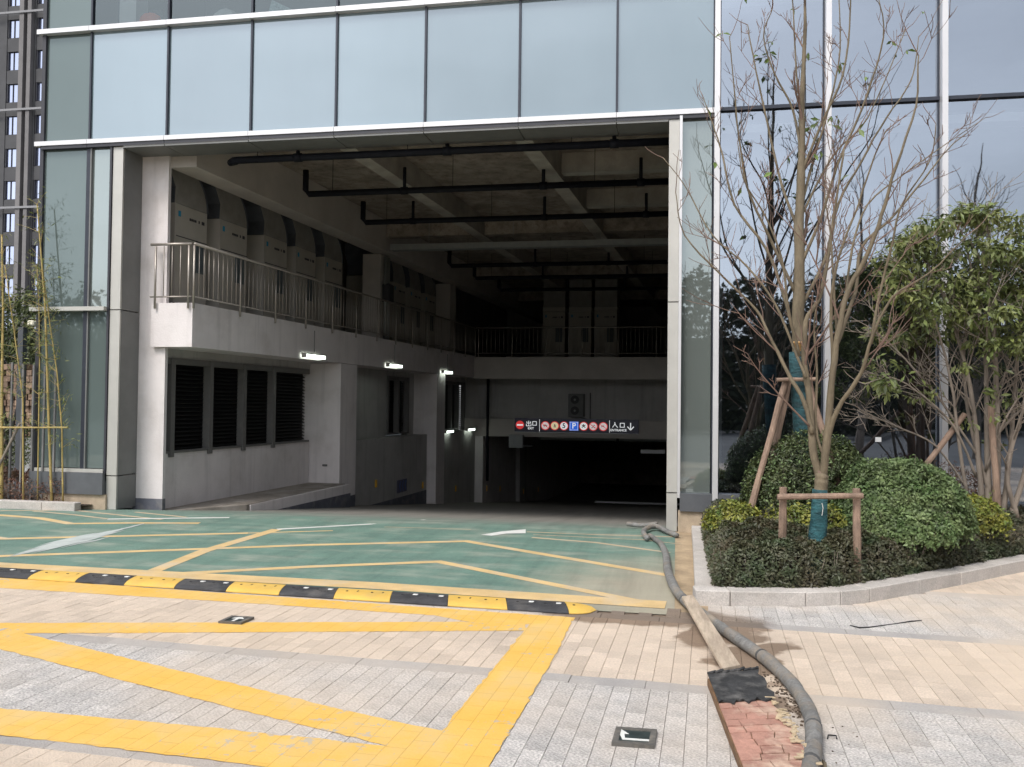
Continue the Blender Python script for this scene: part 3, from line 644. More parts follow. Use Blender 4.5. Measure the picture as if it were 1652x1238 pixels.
# white column at the left of the mouth
b = MB().box(-8.20, -7.695, FY+.46, FY+.53, .12, 5.9); part('column', b, white_wall)
part('skirting', MB().box(-8.2, -7.69, FY+.455, FY+.535, -.12, .119), skirt)
# walls of the lower level
part('wall', MB().gbox(-8.05, -7.9, .5, 5.5, -.6, .79), white_wall)
part('wall', MB().gbox(-8.05, -7.9, .5, 5.5, 2.30, 3.08), grey_wall)
def louvre(t0, t1, nb, z0=.79, z1=2.30):
    w_ = part('louvre_window', MB().gbox(-8.10, -8.06, t0, t1, z0, z1), louv)
    pw = (t1-t0)/nb
    ms = [t0+pw*i for i in range(nb+1)] if nb != 4 else [.88, 1.92, 2.96, 4.0]
    for t in ms:
        sub('mullion', MB().gbox(-7.99, -7.86, t-.05, t+.05, z0-(.06 if nb > 2 else 0), z1), louv_mull, w_)
    sub('frame', MB().gbox(-7.99, -7.87, t0+.05, t1-.05, z0, z0+.035).gbox(-7.99, -7.88, t0+.05, t1-.05, z1-.10, z1-.001), louv_mull, w_)
    sl = MB(); n = 20
    eds = ms if nb != 4 else [t0]+ms+[t1]
    for a, b_ in zip(eds, eds[1:]):
        a, b_ = a+.052, b_-.052
        for k in range(n):
            zc = z0+.05+(z1-z0-.17)*k/n
            p = [gw(-7.975, a, zc), gw(-7.975, b_, zc), gw(-8.05, b_, zc+.05), gw(-8.05, a, zc+.05)]
            q = [v+Vector((0, 0, .006)) for v in p]; sl.hexa(p+q)
    s_ = sub('slat', sl, louv, w_); s_['kind'] = 'stuff'
louvre(.60, 5.5, 4)
part('pier', MB().gbox(-8.25, -7.235, 5.54, 6.34, -.9, 2.43), white_wall)
part('skirting', MB().gbox(-7.9, -7.231, 5.533, 6.345, -.9, -.38), skirt)
part('wall', MB().gbox(-8.05, -7.9, 6.34, 9.65, .0, 3.08), grey_wall)
part('wall', MB().gbox(-8.05, -7.9, 11.15, 14.1, .0, 3.08), grey_wall)
part('wall', MB().gbox(-8.05, -7.9, 9.655, 11.145, 2.305, 3.08), grey_wall)
part('wall', MB().gbox(-8.05, -7.9, 14.105, 16.9, 2.305, 3.08), grey_wall)
louvre(9.70, 11.10, 2); louvre(14.15, 16.2, 3)
part('dado_wall', MB().gbox(-8.02, -7.5, 6.345, 11.59, -1.6, .75), grey_wall)
part('skirting', MB().gbox(-7.9, -7.49, 6.35, 11.58, -1.6, -.78), skirt)
part('pier', MB().gbox(-8.25, -7.235, 11.6, 12.3, -1.7, 2.43), white_wall)
part('dado_wall', MB().gbox(-8.02, -7.5, 12.305, 16.19, -2.2, .75), grey_wall)
part('pier', MB().gbox(-8.0, -7.235, 16.2, 17.2, -2.3, .54), white_wall)
part('wall', MB().gbox(-8.0, -7.4, 17.2, 36, -3.4, .74), white_wall)
part('pier', MB().gbox(-7.39, -7.235, 21.3, 22.4, -2.9, .54), grey_wall)
# back of the ramp: upper wall, lintel, ceiling beyond
part('back_wall', MB().gbox(-7.9, .3, 16.36, 16.6, 1.12, 2.925), grey_wall)
part('lintel', MB().gbox(-7.9, .3, 16.2, 16.7, .55, 1.118), beam_paint)
part('lower_ceiling', MB().gbox(-7.9, .3, 16.71, 45, .75, .9), concrete)
part('end_wall', MB().gbox(-7.9, 3, 36, 36.2, -3.4, .75), concrete)
part('right_wall', MB().gbox(.3, .5, .4, 45, -3.2, 6.0), grey_wall)
part('drain_strip', MB().gbox(-4.9, .28, 24.9, 25.1, -2.50, -2.42), silver)
# balcony slabs
part('balcony_beam', MB().gbox(-7.9, -7.23, .42, 15.1, 2.44, 3.11), white_wall)
part('balcony_floor', MB().gbox(-9.3, -7.91, .62, 16, 2.95, 3.08), concrete)
part('balcony_end', MB().gbox(-7.92, -7.23, .385, .418, 2.44, 3.11), white_wall)
part('back_balcony_beam', MB().gbox(-7.229, .3, 15.1, 15.4, 2.40, 3.08), beam_paint)
part('back_balcony_floor', MB().gbox(-9.3, .3, 15.41, 27, 2.93, 3.06), concrete)
part('upper_wall', MB().gbox(-9.45, -9.3, .5, 27, 2.9, 5.95), grey_wall)
part('upper_back_wall', MB().gbox(-9.45, .5, 27, 27.2, 2.9, 5.95), grey_wall)
part('front_infill', MB().box(-9.45, -8.21, FY+.25, FY+.45, 0, 5.95), grey_wall)
# upper columns on the balcony
for t in (8.3, 13.6):
    part('column', MB().gbox(-8.0, -7.55, t, t+.55, 3.11, 5.2), beam_paint)
# ceiling slab, beams
part('ceiling', MB().gbox(-9.45, .5, .51, 27.3, 5.95, 6.1), concrete)
part('ceiling_beam', MB().gbox(-7.75, -7.3, .52, 27, 5.22, 5.945), beam_paint)
for s_ in (-5.05, -2.3):
    part('ceiling_beam', MB().gbox(s_-.13, s_+.13, .52, 27, 5.52, 5.945), concrete_l)
for t in (8.0, 15.0, 21.0):
    for a, b in ((-7.29, -5.19), (-4.91, -2.44), (-2.16, .29)):
        part('cross_beam', MB().gbox(a, b, t, t+.3, 5.55, 5.945), concrete)
for k, t in enumerate((3.1, 5.7)):
    part('cross_beam', MB().gbox(-2.16, .29, t, t+.22, 5.6, 5.945), concrete_l)
# ledge (walkway that stays level while the ramp drops)
b = MB(); lz = -.07
pts = [gw(-7.9, .4, lz), gw(-7.62, .6, lz), gw(-7.0, 1.6, lz), gw(-7.1, 5.53, lz), gw(-7.9, 5.53, lz)]
b.prism(pts, (0, 0, -.7)); ledge = part('ledge', b, M('ledge_concrete', (.34, .30, .26), .9, var=.2, scale=3, bump=.3, dirt=(.5, .46, .43), dirt_amt=.6, dscale=2))
part('ledge_facing', MB().gbox(-7.11, -6.985, 1.7, 5.52, -.8, lz-.012), white_wall)
part('skirting', MB().gbox(-7.1, -6.975, 1.65, 5.528, -.8, -.26), skirt)
part('ledge_spout', MB().gbox(-7.6, -7.5, 5.51, 5.535, .28, .32), louv_mull)
# rooms behind the vision glass
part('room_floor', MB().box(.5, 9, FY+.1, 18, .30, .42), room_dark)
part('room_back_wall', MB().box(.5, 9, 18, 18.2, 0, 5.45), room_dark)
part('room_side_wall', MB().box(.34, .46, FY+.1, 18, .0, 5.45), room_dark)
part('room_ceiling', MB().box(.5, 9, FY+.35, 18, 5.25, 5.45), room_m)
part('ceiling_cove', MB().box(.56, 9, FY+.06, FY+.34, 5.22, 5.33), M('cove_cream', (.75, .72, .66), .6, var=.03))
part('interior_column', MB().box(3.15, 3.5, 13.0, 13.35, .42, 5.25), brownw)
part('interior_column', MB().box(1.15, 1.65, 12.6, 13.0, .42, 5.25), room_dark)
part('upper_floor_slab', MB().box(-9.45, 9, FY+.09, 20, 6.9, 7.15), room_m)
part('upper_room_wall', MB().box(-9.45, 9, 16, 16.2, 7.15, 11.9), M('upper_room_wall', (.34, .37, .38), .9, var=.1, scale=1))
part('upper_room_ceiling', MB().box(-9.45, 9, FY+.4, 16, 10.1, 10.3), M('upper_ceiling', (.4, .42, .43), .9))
part('interior_column', MB().box(-8.45, -8.17, FY+.25, FY+.55, 7.15, 10.1), M('white_column', (.8, .8, .78), .7, var=.02))
part('window_sticker', MB().box(2.47, 2.54, FY+.005, FY+.012, 1.21, 1.27), lampoff)
# room clutter at the upper window
def blob(name, c, r, m, label, cat, n=10):
    b = MB(); N = 10
    for i in range(1, 5):
        pass
    bm = bmesh.new(); bmesh.ops.create_icosphere(bm, subdivisions=2, radius=1)
    V = [Vector((v.co.x*r[0]*rnd.uniform(.8, 1.2), v.co.y*r[1], max(v.co.z, -.75)*r[2]*rnd.uniform(.75, 1.2)))+Vector(c) for v in bm.verts]
    Fs = [[v.index for v in f.verts] for f in bm.faces]; bm.free()
    b.v = [tuple(v) for v in V]; b.f = Fs; b.t = [.5]*len(Fs); b.m = [0]*len(Fs)
    return tag(mk(name, b, m), label, cat)
blob('plastic_bag', (-7.85, FY+.12, 7.36), (.17, .07, .12), orange_m, 'bright orange bag behind the upper left window', 'bag')
b = MB().box(-7.88, -7.70, FY+.22, FY+.26, 7.151, 7.56); tag(mk('monitor', b, room_dark), 'dark board standing behind the orange bag in the upper window', 'monitor')
blob('paper_bag', (-6.6, FY+.12, 7.31), (.2, .08, .12), chalk, 'crumpled white bag behind the second upper window', 'bag')
b = MB(); b.hexa([(-5.95, FY+.08, 7.16), (-5.62, FY+.08, 7.16), (-5.62, FY+.2, 7.16), (-5.95, FY+.2, 7.16), (-5.85, FY+.08, 7.50), (-5.5, FY+.08, 7.32), (-5.5, FY+.2, 7.32), (-5.85, FY+.2, 7.50)])
tag(mk('paper_pack', b, M('paper_teal', (.55, .7, .7), .6, var=.2, scale=30)), 'pale teal and white packet leaning behind the upper window', 'packet')

# ================================================================== RAILINGS
def railing(name, label, a, b, cat_mats, posts, z0=3.02, z1=4.0, group=None):
    r = thing(name, label, 'railing', a, 'steel balcony railings')
    A = Vector(a); B = Vector(b); d = B-A
    def at(f, z): q = A+d*f; return Vector((q.x, q.y, z))
    mk('handrail', MB().tube([at(0, z1), at(1, z1)], .022, 8), steel, r, smooth=True)
    mk('bottom_rail', MB().tube([at(0, 3.20), at(1, 3.20)], .012, 6), steel, r, smooth=True)
    Ld = d.length
    for f in posts: mk('post', MB().tube([at(f, z0), at(f, z1-.027)], .0175, 8), steel, r, smooth=True)
    src = None
    fs = sorted(posts)
    for f0, f1 in zip(fs, fs[1:]):
        k = max(2, int((f1-f0)*Ld/.125))
        for j in range(1, k):
            f = f0+(f1-f0)*j/k
            if src is None:
                src = mk('baluster', MB().tube([at(f, 3.20), at(f, z1-.027)], .0072, 5), steel, r, smooth=True); p0 = at(f, 0)
            else:
                c = src.copy(); COL.objects.link(c); c.location = at(f, 0)-p0
    return r
c0 = gw(-7.20, .36, 3.11); c1 = gw(-7.20, 15.1, 3.11)
Ls = (c1-c0).length
railing('balcony_railing', 'long steel railing along the left balcony above the louvres', c0, c1, None, [0.0]+[min(1, x/Ls) for x in (1.28, 2.42, 3.55, 4.68, 5.82, 6.95, 8.1, 9.22, 10.35, 11.45, 12.6, 13.7)]+[1.0])
e0 = gw(-7.92, .35, 3.11); e1 = gw(-7.235, .35, 3.11)
railing('balcony_railing', 'short steel railing at the front end of the left balcony', e0, e1, None, [.12, .93])
k0 = gw(-7.18, 15.12, 3.08); k1 = gw(.25, 15.12, 3.08)
railing('balcony_railing', 'dim railing across the back balcony above the overhead sign', k0, k1, None, [.01, .155, .30, .45, .60, .755, .9, 1.0])

# ================================================================== AIR CONDITIONERS with duct elbows
def ac_unit(s, t, label, front='s', w_=.88, with_duct=True, base=3.2):
    org = gw(s, t, base-.12)
    u = thing('air_conditioner', label, 'air conditioner', org, 'air conditioners on the upper balcony')
    if front == 's': fn = lambda a, b_, z: gw(s-b_, t+a, z)          # a along t, b into the wall
    else: fn = lambda a, b_, z: gw(s+a, t+b_, z)
    D = .76; zt = 4.80
    B = lambda a0, a1, b0, b1, z0, z1, m=0: MB().box(a0, a1, b0, b1, z0, z1, fn=fn)
    mk('cabinet', B(0, w_, 0, D, base, zt), cab, u, bevel=.008)
    mk('foot', B(.03, w_-.03, .03, .12, base-.12, base-.001), dark_metal, u)
    mk('foot', B(.03, w_-.03, D-.12, D-.03, base-.12, base-.001), dark_metal, u)
    mk('corner_trim', B(-.006, .03, -.006, .03, base, zt-.002), M_trim, u)
    mk('panel_seam', B(.0, w_, -.003, -.0005, 4.27, 4.285), dark_metal, u)
    mk('grille', B(w_*.56, w_*.88, -.012, -.002, 3.75, 4.24), grille_m, u)
    mk('badge', B(w_*.10, w_*.17, -.006, -.001, 4.60, 4.69), s_badge, u)
    lab = MB()
    for k in range(4):
        lab.box(w_*(.44+.055*k), w_*(.48+.055*k), -.006, -.001, 4.585, 4.625, fn=fn)
    lab.box(w_*.72, w_*.75, -.006, -.001, 4.585, 4.63, fn=fn); lab.box(w_*.82, w_*.90, -.006, -.001, 4.58, 4.635, fn=fn)
    mk('model_lettering', lab, dark_metal, u)
    if with_duct:
        N = 12; prof = []
        r = w_*.98
        for i in range(N+1):      # outer curve, rises from the far edge and bends back towards the street
            an = math.pi/2*i/N
            prof.append((w_-r*1.18*(1-math.cos(an)), zt+.004+.78*math.sin(an)))
        prof += [(w_-r*1.18, zt+.52), (.02, zt+.26), (.0, zt+.004)]
        b = MB(); F0 = [fn(a, .01, z) for a, z in prof]; F1 = [fn(a, D-.02, z) for a, z in prof]
        n = len(prof); b.v = [tuple(q) for q in F0+F1]
        b.face(range(n)[::-1], .5, 0); b.face(range(n, 2*n), .5, 0)
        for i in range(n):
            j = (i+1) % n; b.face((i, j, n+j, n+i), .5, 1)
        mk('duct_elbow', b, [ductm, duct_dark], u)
        rim = MB()
        rim.tube([fn(a, -.004, z) for a, z in prof[:N+1]], .012, 5); mk('duct_flange', rim, duct_dark, u)
    return u
M_trim = M('cabinet_trim', (.42, .39, .35), .5, var=.03)
s_badge = M('badge_blue', (.02, .25, .42), .5, var=0)
acl = ['air conditioner nearest the white column with an arched duct', 'second air conditioner from the white column', 'third air conditioner from the white column, half behind the railing',
       'fourth air conditioner from the white column', 'fifth air conditioner just before the pier with pipes',
       'shadowed air conditioner first beyond the pier with pipes', 'shadowed air conditioner second beyond the pier with pipes', 'shadowed air conditioner third beyond the pier with pipes', 'last shadowed air conditioner at the far end of the left balcony']
for i, t in enumerate((1.0, 2.25, 3.72, 4.95, 6.25, 9.0, 10.2, 11.4, 12.6)):
    ac_unit(-7.98, t, acl[i])
for i, (s, l_) in enumerate(((-5.68, 'left of the three units on the back balcony'), (-4.78, 'middle of the three units on the back balcony'), (-3.9, 'right of the three units on the back balcony'))):
    u = ac_unit(s, 18, l_, front='t', w_=.76, with_duct=False)
    fn = lambda a, b_, z, s=s: gw(s+a, 18+b_, z)
    mk('top_duct', MB().box(0, .76, .02, .7, 4.95, 5.9, fn=fn), ductm, u); mk('duct_collar', MB().box(-.01, .77, -.03, .6, 4.81, 4.945, fn=fn), M_trim, u)
# pipes on the balcony pier
b = thing('riser_pipes', 'pair of pale vertical pipes on the pier between the air conditioners', 'pipes', gw(-7.48, 8.4, 3.11))
for k in (.0, .16): mk('pipe', MB().tube([gw(-7.48, 8.45+k, 3.11), gw(-7.48, 8.45+k, 5.15)], .045, 8), tray_m, b, smooth=True)
mk('valve', MB().gbox(-7.56, -7.36, 8.4, 8.72, 4.05, 4.5), room_dark, b, bevel=.03)

# ================================================================== SPRINKLER PIPES, CABLE TRAY
pipes = [(.45, -6.75, 5.27, 'front', [-5.6, -3.3, -.9], True), (2.55, -6.55, 5.25, 'second', [-4.75, -2.35, -.75], False), (4.97, -6.55, 5.25, 'third', [-5.5, -2.85, -.9], False),
         (10.6, -6.6, 5.25, 'fourth', [-4.3, -2.4], False), (12.9, -6.6, 5.25, 'fifth', [-4.6, -2.2], False), (15.6, -6.6, 5.25, 'sixth', [-4.4, -2.6], False)]
pl_lab = ['black sprinkler pipe nearest the garage mouth, under the soffit', 'black sprinkler pipe with a tall bend, second from the mouth', 'black sprinkler pipe, third from the mouth, before the cable tray',
          'black sprinkler pipe first behind the grey cable tray', 'black sprinkler pipe second behind the grey cable tray', 'deepest black sprinkler pipe above the back balcony']
for (t, s0, z, nm, stubs, fr), lb in zip(pipes, pl_lab):
    o = thing('sprinkler_pipe', lb, 'pipe', gw(-3, t, z), 'black pipes under the garage ceiling')
    r = .054
    run = [gw(s0, t, z+.42 if not fr else z), gw(s0, t, z+.08 if not fr else z), gw(s0+.06, t, z), gw(.26, t, z)] if not fr else [gw(s0, t+.25, z+.06), gw(s0, t+.1, z), gw(s0+.1, t, z), gw(-.15, t, z)]
    mk('main_run', MB().tube(run, r, 10), black_pipe, o, smooth=True)
    for s in stubs:
        top = .40 if not fr else .10
        mk('riser', MB().tube([gw(s, t, z+.03), gw(s, t, z+top)], .03, 8), black_pipe, o, smooth=True)
        mk('coupling', MB().tube([gw(s-.06, t, z), gw(s+.06, t, z)], r+.012, 10), black_pipe, o, smooth=True)
    for s in (s0+.5, -3.9, -1.5):
        mk('hanger', MB().tube([gw(s, t, z), gw(s, t, 5.95)], .006, 4), black_pipe, o)
o = thing('cable_tray', 'grey metal cable tray across the garage between the black pipes', 'cable tray', gw(-3, 7.9, 5.2))
mk('tray_body', MB().gbox(-7.1, .28, 7.75, 8.0, 5.19, 5.32), tray_m, o)
for s in (-6.2, -4.2, -2.2, -.4): mk('hanger', MB().tube([gw(s, 7.88, 5.32), gw(s, 7.88, 5.95)], .007, 4), tray_m, o)
o = thing('right_header_pipe', 'black header pipe running back along the right side of the ceiling', 'pipe', gw(-.05, 3, 5.2))
mk('main_run', MB().tube([gw(-.12, .45, 5.27), gw(-.03, .7, 5.25), gw(.2, 3, 5.25), gw(.2, 16, 5.25)], .04, 8), black_pipe, o, smooth=True)

# ================================================================== TUBE LIGHTS
def tube_light(s, t0, t1, z, label, lit=True, rod=True, top=3.0):
    o = thing('tube_light', label, 'light', gw(s, (t0+t1)/2, z), 'tube lights of the garage')
    mk('housing', MB().gbox(s-.05, s+.05, t0, t1, z+.03, z+.05), M_trim, o)
    mk('tube', MB().gbox(s-.04, s+.04, t0+.03, t1-.03, z-.035, z+.029), lampw if lit else lampoff, o)
    for t in (t0, t1-.028): mk('end_cap', MB().gbox(s-.042, s+.042, t, t+.028, z-.037, z+.029), M_trim, o)
    if rod: mk('hanger', MB().tube([gw(s, (t0+t1)/2, z+.076), gw(s, (t0+t1)/2, top)], .008, 5), louv_mull, o)
tube_light(-7.15, 3.75, 4.6, 2.50, 'lit tube light nearest the street, hung on the balcony edge')
tube_light(-7.15, 7.85, 8.7, 2.50, 'lit tube light, middle of three on the balcony edge')
tube_light(-7.15, 11.8, 12.6, 2.49, 'lit tube light farthest in on the balcony edge')
tube_light(-7.42, 12.9, 13.6, .78, 'low lit tube light left of the pair beside the inner louvres', rod=False)
tube_light(-7.42, 15.0, 15.8, .78, 'low lit tube light right of the pair beside the inner louvres', rod=False)
b = thing('tube_light', 'unlit white tube lamp below the lintel at the right', 'light', gw(-1.9, 18, .1), 'tube lights of the garage')
mk('housing', MB().gbox(-2.3, -1.5, 17.95, 18.08, .0, .13), lampoff, b, bevel=.01)
for s in (-2.2, -1.6): mk('hanger', MB().tube([gw(s, 18.02, .131), gw(s, 18.02, .75)], .006, 4), louv_mull, b)
# ================================================================== OVERHEAD SIGN
sg = thing('overhead_sign', 'black overhead sign with exit, parking and entrance symbols on the lintel', 'sign', gw(-4, 16.1, .93))
SS0, SW, SZ1, SH = -6.17, 3.98, 1.155, .44
def sfn(a, d, z): return gw(SS0+a, 16.12-d, z)
mk('board', MB().box(0, SW, -.07, 0, SZ1-SH, SZ1, fn=sfn), signblk, sg)
mk('border', MB().box(-.01, SW+.01, -.07, .006, SZ1-SH-.015, SZ1-SH-.001, fn=sfn), silver, sg)
_ly = [0.0]
def bar(a0, z0, a1, z1, w_, m, name, lift=.004):
    d = Vector((a1-a0, z1-z0)); n = Vector((-d.y, d.x)).normalized()*w_/2
    b = MB(); P_ = [(a0+n.x, z0+n.y), (a0-n.x, z0-n.y), (a1-n.x, z1-n.y), (a1+n.x, z1+n.y)]
    b.prism([sfn(p[0], lift, p[1]) for p in P_], sfn(0, lift+.003, 0)-sfn(0, lift, 0)); return b
def glyph(segs, ca, cz, sz, w_, m, name, parent=sg, lift=.004):
    b = MB()
    for i, (x0, y0, x1, y1) in enumerate(segs):
        q = bar(ca+x0*sz, cz+y0*sz, ca+x1*sz, cz+y1*sz, w_, m, name, lift+i*.0004); k = len(b.v); b.v += q.v; b.f += [tuple(k+j for j in f) for f in q.f]; b.t += q.t; b.m += q.m
    return mk(name, b, m, parent)
def disc(ca, cz, r, m, name, parent=sg, lift=.004, n=28):
    b = MB(); b.prism([sfn(ca+r*math.cos(2*math.pi*k/n), lift, cz+r*math.sin(2*math.pi*k/n)) for k in range(n)], sfn(0, lift+.003, 0)-sfn(0, lift, 0)); return mk(name, b, m, parent)
zc = SZ1-SH/2; fr = lambda f: f*SW
d0 = disc(fr(.045), zc+.0, .135, s_red, 'no_entry_disc'); sub('white_bar', bar(fr(.045)-.10, zc, fr(.045)+.10, zc, .05, s_white, 'x', .0075), s_white, d0)
CHU = [(0, -.5, 0, .5), (-.36, .05, .36, .05), (-.36, .05, -.36, .36), (.36, .05, .36, .36), (-.45, -.48, .45, -.48), (-.45, -.48, -.45, -.08), (.45, -.48, .45, -.08)]
KOU = [(-.38, -.42, -.38, .38), (.38, -.42, .38, .38), (-.42, .38, .42, .38), (-.42, -.36, .42, -.36)]
RU = [(-.12, .42, .02, .30), (.02, .34, -.12, -.02), (-.12, -.02, -.42, -.42), (-.0, .16, .18, -.18), (.18, -.18, .46, -.44)]
glyph(CHU, fr(.117), zc+.055, .17, .020, s_white, 'character_exit_first'); glyph(KOU, fr(.165), zc+.055, .16, .020, s_white, 'character_exit_second')
glyph(RU, fr(.815), zc+.05, .19, .022, s_white, 'character_entrance_first'); glyph(KOU, fr(.872), zc+.04, .17, .022, s_white, 'character_entrance_second')
glyph([(0, .5, 0, -.42), (0, -.45, -.42, .0), (0, -.45, .42, .0)], fr(.938), zc, .24, .030, s_white, 'down_arrow')
bar_ = lambda f: mk('divider', bar(fr(f), SZ1-.03, fr(f), SZ1-SH+.02, .014, s_white, 'd'), s_white, sg)
bar_(.206); bar_(.771)
def word(txt, ca, cz, size, m, name, parent=sg, lift=.006, bold=0.0):
    cu = bpy.data.curves.new(name, 'FONT'); cu.body = txt; cu.size = size; cu.align_x = 'CENTER'; cu.align_y = 'CENTER'; cu.extrude = .0015; cu.offset = bold; cu.resolution_u = 4
    to = bpy.data.objects.new('tmp', cu); COL.objects.link(to)
    dg = bpy.context.evaluated_depsgraph_get(); me = bpy.data.meshes.new_from_object(to.evaluated_get(dg)); bpy.data.objects.remove(to)
    b = MB(); b.v = [tuple(sfn(ca+v.co.x, lift+v.co.z, cz+v.co.y)) for v in me.vertices]; b.f = [tuple(p.vertices) for p in me.polygons]; b.t = [.5]*len(b.f); b.m = [0]*len(b.f)
    return mk(name, b, m, parent)
word('EXIT', fr(.135), zc-.105, .095, s_white, 'lettering_exit', bold=.002); word('ENTRANCE', fr(.842), zc-.12, .10, s_white, 'lettering_entrance', bold=.002)
def ring(f, inner, name='prohibition_disc'):
    d = disc(fr(f), zc-.01, .142, s_red, name); return d, disc(fr(f), zc-.01, .117, inner, 'disc_face', d, .0075)
def g2(d, segs, f, sz=.15, w_=.018, m=s_ink, lift=.0115): return glyph(segs, fr(f), zc-.01, sz, w_, m, 'pictogram', d, lift)
slash = [(-.62, .42, .62, -.42)]
d, _ = ring(.253, s_pink); g2(d, [(-.45, 0, .45, -.05), (-.3, .16, .25, .12), (-.3, -.2, -.18, -.2), (.2, -.22, .32, -.22)], .253); g2(d, slash, .253, m=s_red, lift=.0145)
d, _ = ring(.330, s_cream); g2(d, [(0, .35, -.1, 0), (-.25, -.25, .25, -.25), (-.1, 0, .12, -.05), (.12, .2, .1, -.2)], .330)
d, _ = ring(.405, s_white); word('5', fr(.405), zc-.01, .22, s_ink, 'digit', d, .0115, .005)
pb = MB().box(fr(.486)-.145, fr(.486)+.145, .004, .007, zc-.155, zc+.135, fn=sfn); d = mk('parking_square', pb, s_blue, sg)
glyph([(-.5, .46, .5, .46), (-.5, -.46, .5, -.46), (-.46, -.5, -.46, .5), (.46, -.5, .46, .5)], fr(.486), zc-.01, .27, .010, s_white, 'square_border', d, .008)
word('P', fr(.486), zc-.01, .25, s_white, 'letter_p', d, .0085, .004)
d, _ = ring(.564, s_white); g2(d, [(-.4, -.3, .4, .3), (-.4, .3, .4, -.3), (0, .45, 0, .1)], .564, w_=.026)
d, _ = ring(.641, s_pink); g2(d, [(-.35, -.35, .35, .3), (.35, -.35, -.35, .3)], .641); g2(d, slash, .641, m=s_red, lift=.0145)
d, _ = ring(.721, s_pink); g2(d, [(-.4, -.1, 0, .2), (0, .2, .2, -.15), (-.3, .15, .1, .1)], .721); g2(d, slash, .721, m=s_red, lift=.0145)
# twin fan unit on the back wall
u = thing('fan_unit', 'dark twin fan unit on the back wall above the sign', 'fan unit', gw(-4.2, 16.2, 1.22))
mk('casing', MB().gbox(-4.42, -3.93, 16.05, 16.355, 1.22, 1.96), M('fan_casing', (.16, .16, .155), .6, var=.1), u, bevel=.01)
for z in (1.77, 1.42):
    b = MB(); N = 20; C_ = gw(-4.2, 16.04, z)
    b.prism([C_+Vector((.135*math.cos(2*math.pi*k/N), 0, .135*math.sin(2*math.pi*k/N))) for k in range(N)], (0, -.02, 0)); fg = mk('fan_guard', b, louv, u)
    hb = MB(); hb.prism([C_+Vector((.035*math.cos(2*math.pi*k/N), -.022, .035*math.sin(2*math.pi*k/N))) for k in range(N)], (0, -.01, 0)); mk('fan_hub', hb, tray_m, fg)
tag(mk('wall_pipe', MB().tube([gw(-3.75, 16.3, 1.12), gw(-3.75, 16.3, 2.0)], .02, 6), louv_mull), 'thin pipe beside the twin fan unit', 'pipe')
tag(mk('drain_pipe', MB().tube([gw(-7.05, 16.1, -.9), gw(-7.05, 16.1, .1), gw(-7.02, 15.95, .3), gw(-7.0, 15.9, 2.4)], .045, 8), black_pipe, smooth=True), 'dark drain pipe in the back left corner of the garage', 'pipe')
u = thing('junction_box', 'grey box hung under the left end of the sign', 'box', gw(-6.0, 16.05, .3))
mk('casing', MB().gbox(-6.3, -5.85, 15.9, 16.15, .2, .62), M('box_grey', (.33, .34, .34), .6, var=.05), u, bevel=.01)
mk('arm', MB().gbox(-5.845, -5.55, 16.0, 16.05, .24, .29), louv, u)
u = thing('duct', 'pale grey duct slung below the lintel', 'duct', gw(-3.6, 17.4, .4))
mk('duct_body', MB().gbox(-5.6, -3.05, 17.3, 17.7, .42, .73), tray_m, u); mk('duct_body', MB().gbox(-2.95, .2, 17.3, 17.7, .42, .73), tray_m, u)
mk('duct_strap', MB().gbox(-3.03, -2.97, 17.28, 17.72, .4, .74), dark_metal, u)
# reflectors + chevron board
rl = [(-7.485, 8.0, -.30), (-7.485, 11.2, -.62), (-7.485, 14.1, -.98), (-7.22, 16.6, -1.2), (-7.385, 18.9, -1.43), (-7.22, 21.8, -1.8), (-7.385, 25.2, -2.05)]
names = ['first', 'second', 'third', 'fourth', 'fifth', 'sixth', 'last']
for (s, t, z), nme in zip(rl, names):
    tag(mk('wall_reflector', MB().gbox(s, s+.015, t, t+.10, z-.09, z+.09), yellow_refl), 'yellow reflector strip on the ramp wall, %s from the street' % nme, 'reflector', 'yellow reflectors along the ramp wall')
cv = thing('chevron_board', 'small dark board with three blue chevrons low on the ramp wall', 'sign', gw(-7.45, 9.7, -.45))
mk('board', MB().gbox(-7.49, -7.475, 9.4, 10.05, -.66, -.34), signblk, cv)
for k in range(3):
    t = 9.5+k*.19; b = MB(); 
    for sgn in (1, -1):
        P_ = [gw(-7.472, t, -.5), gw(-7.472, t+.07, -.5), gw(-7.472, t+.15, -.5+sgn*.13), gw(-7.472, t+.08, -.5+sgn*.13)]
        b.prism(P_, gw(.004, 0, 0)-gw(0, 0, 0))
    mk('chevron', b, M('chevron_blue', (.05, .09, .2), .5, var=0), cv)

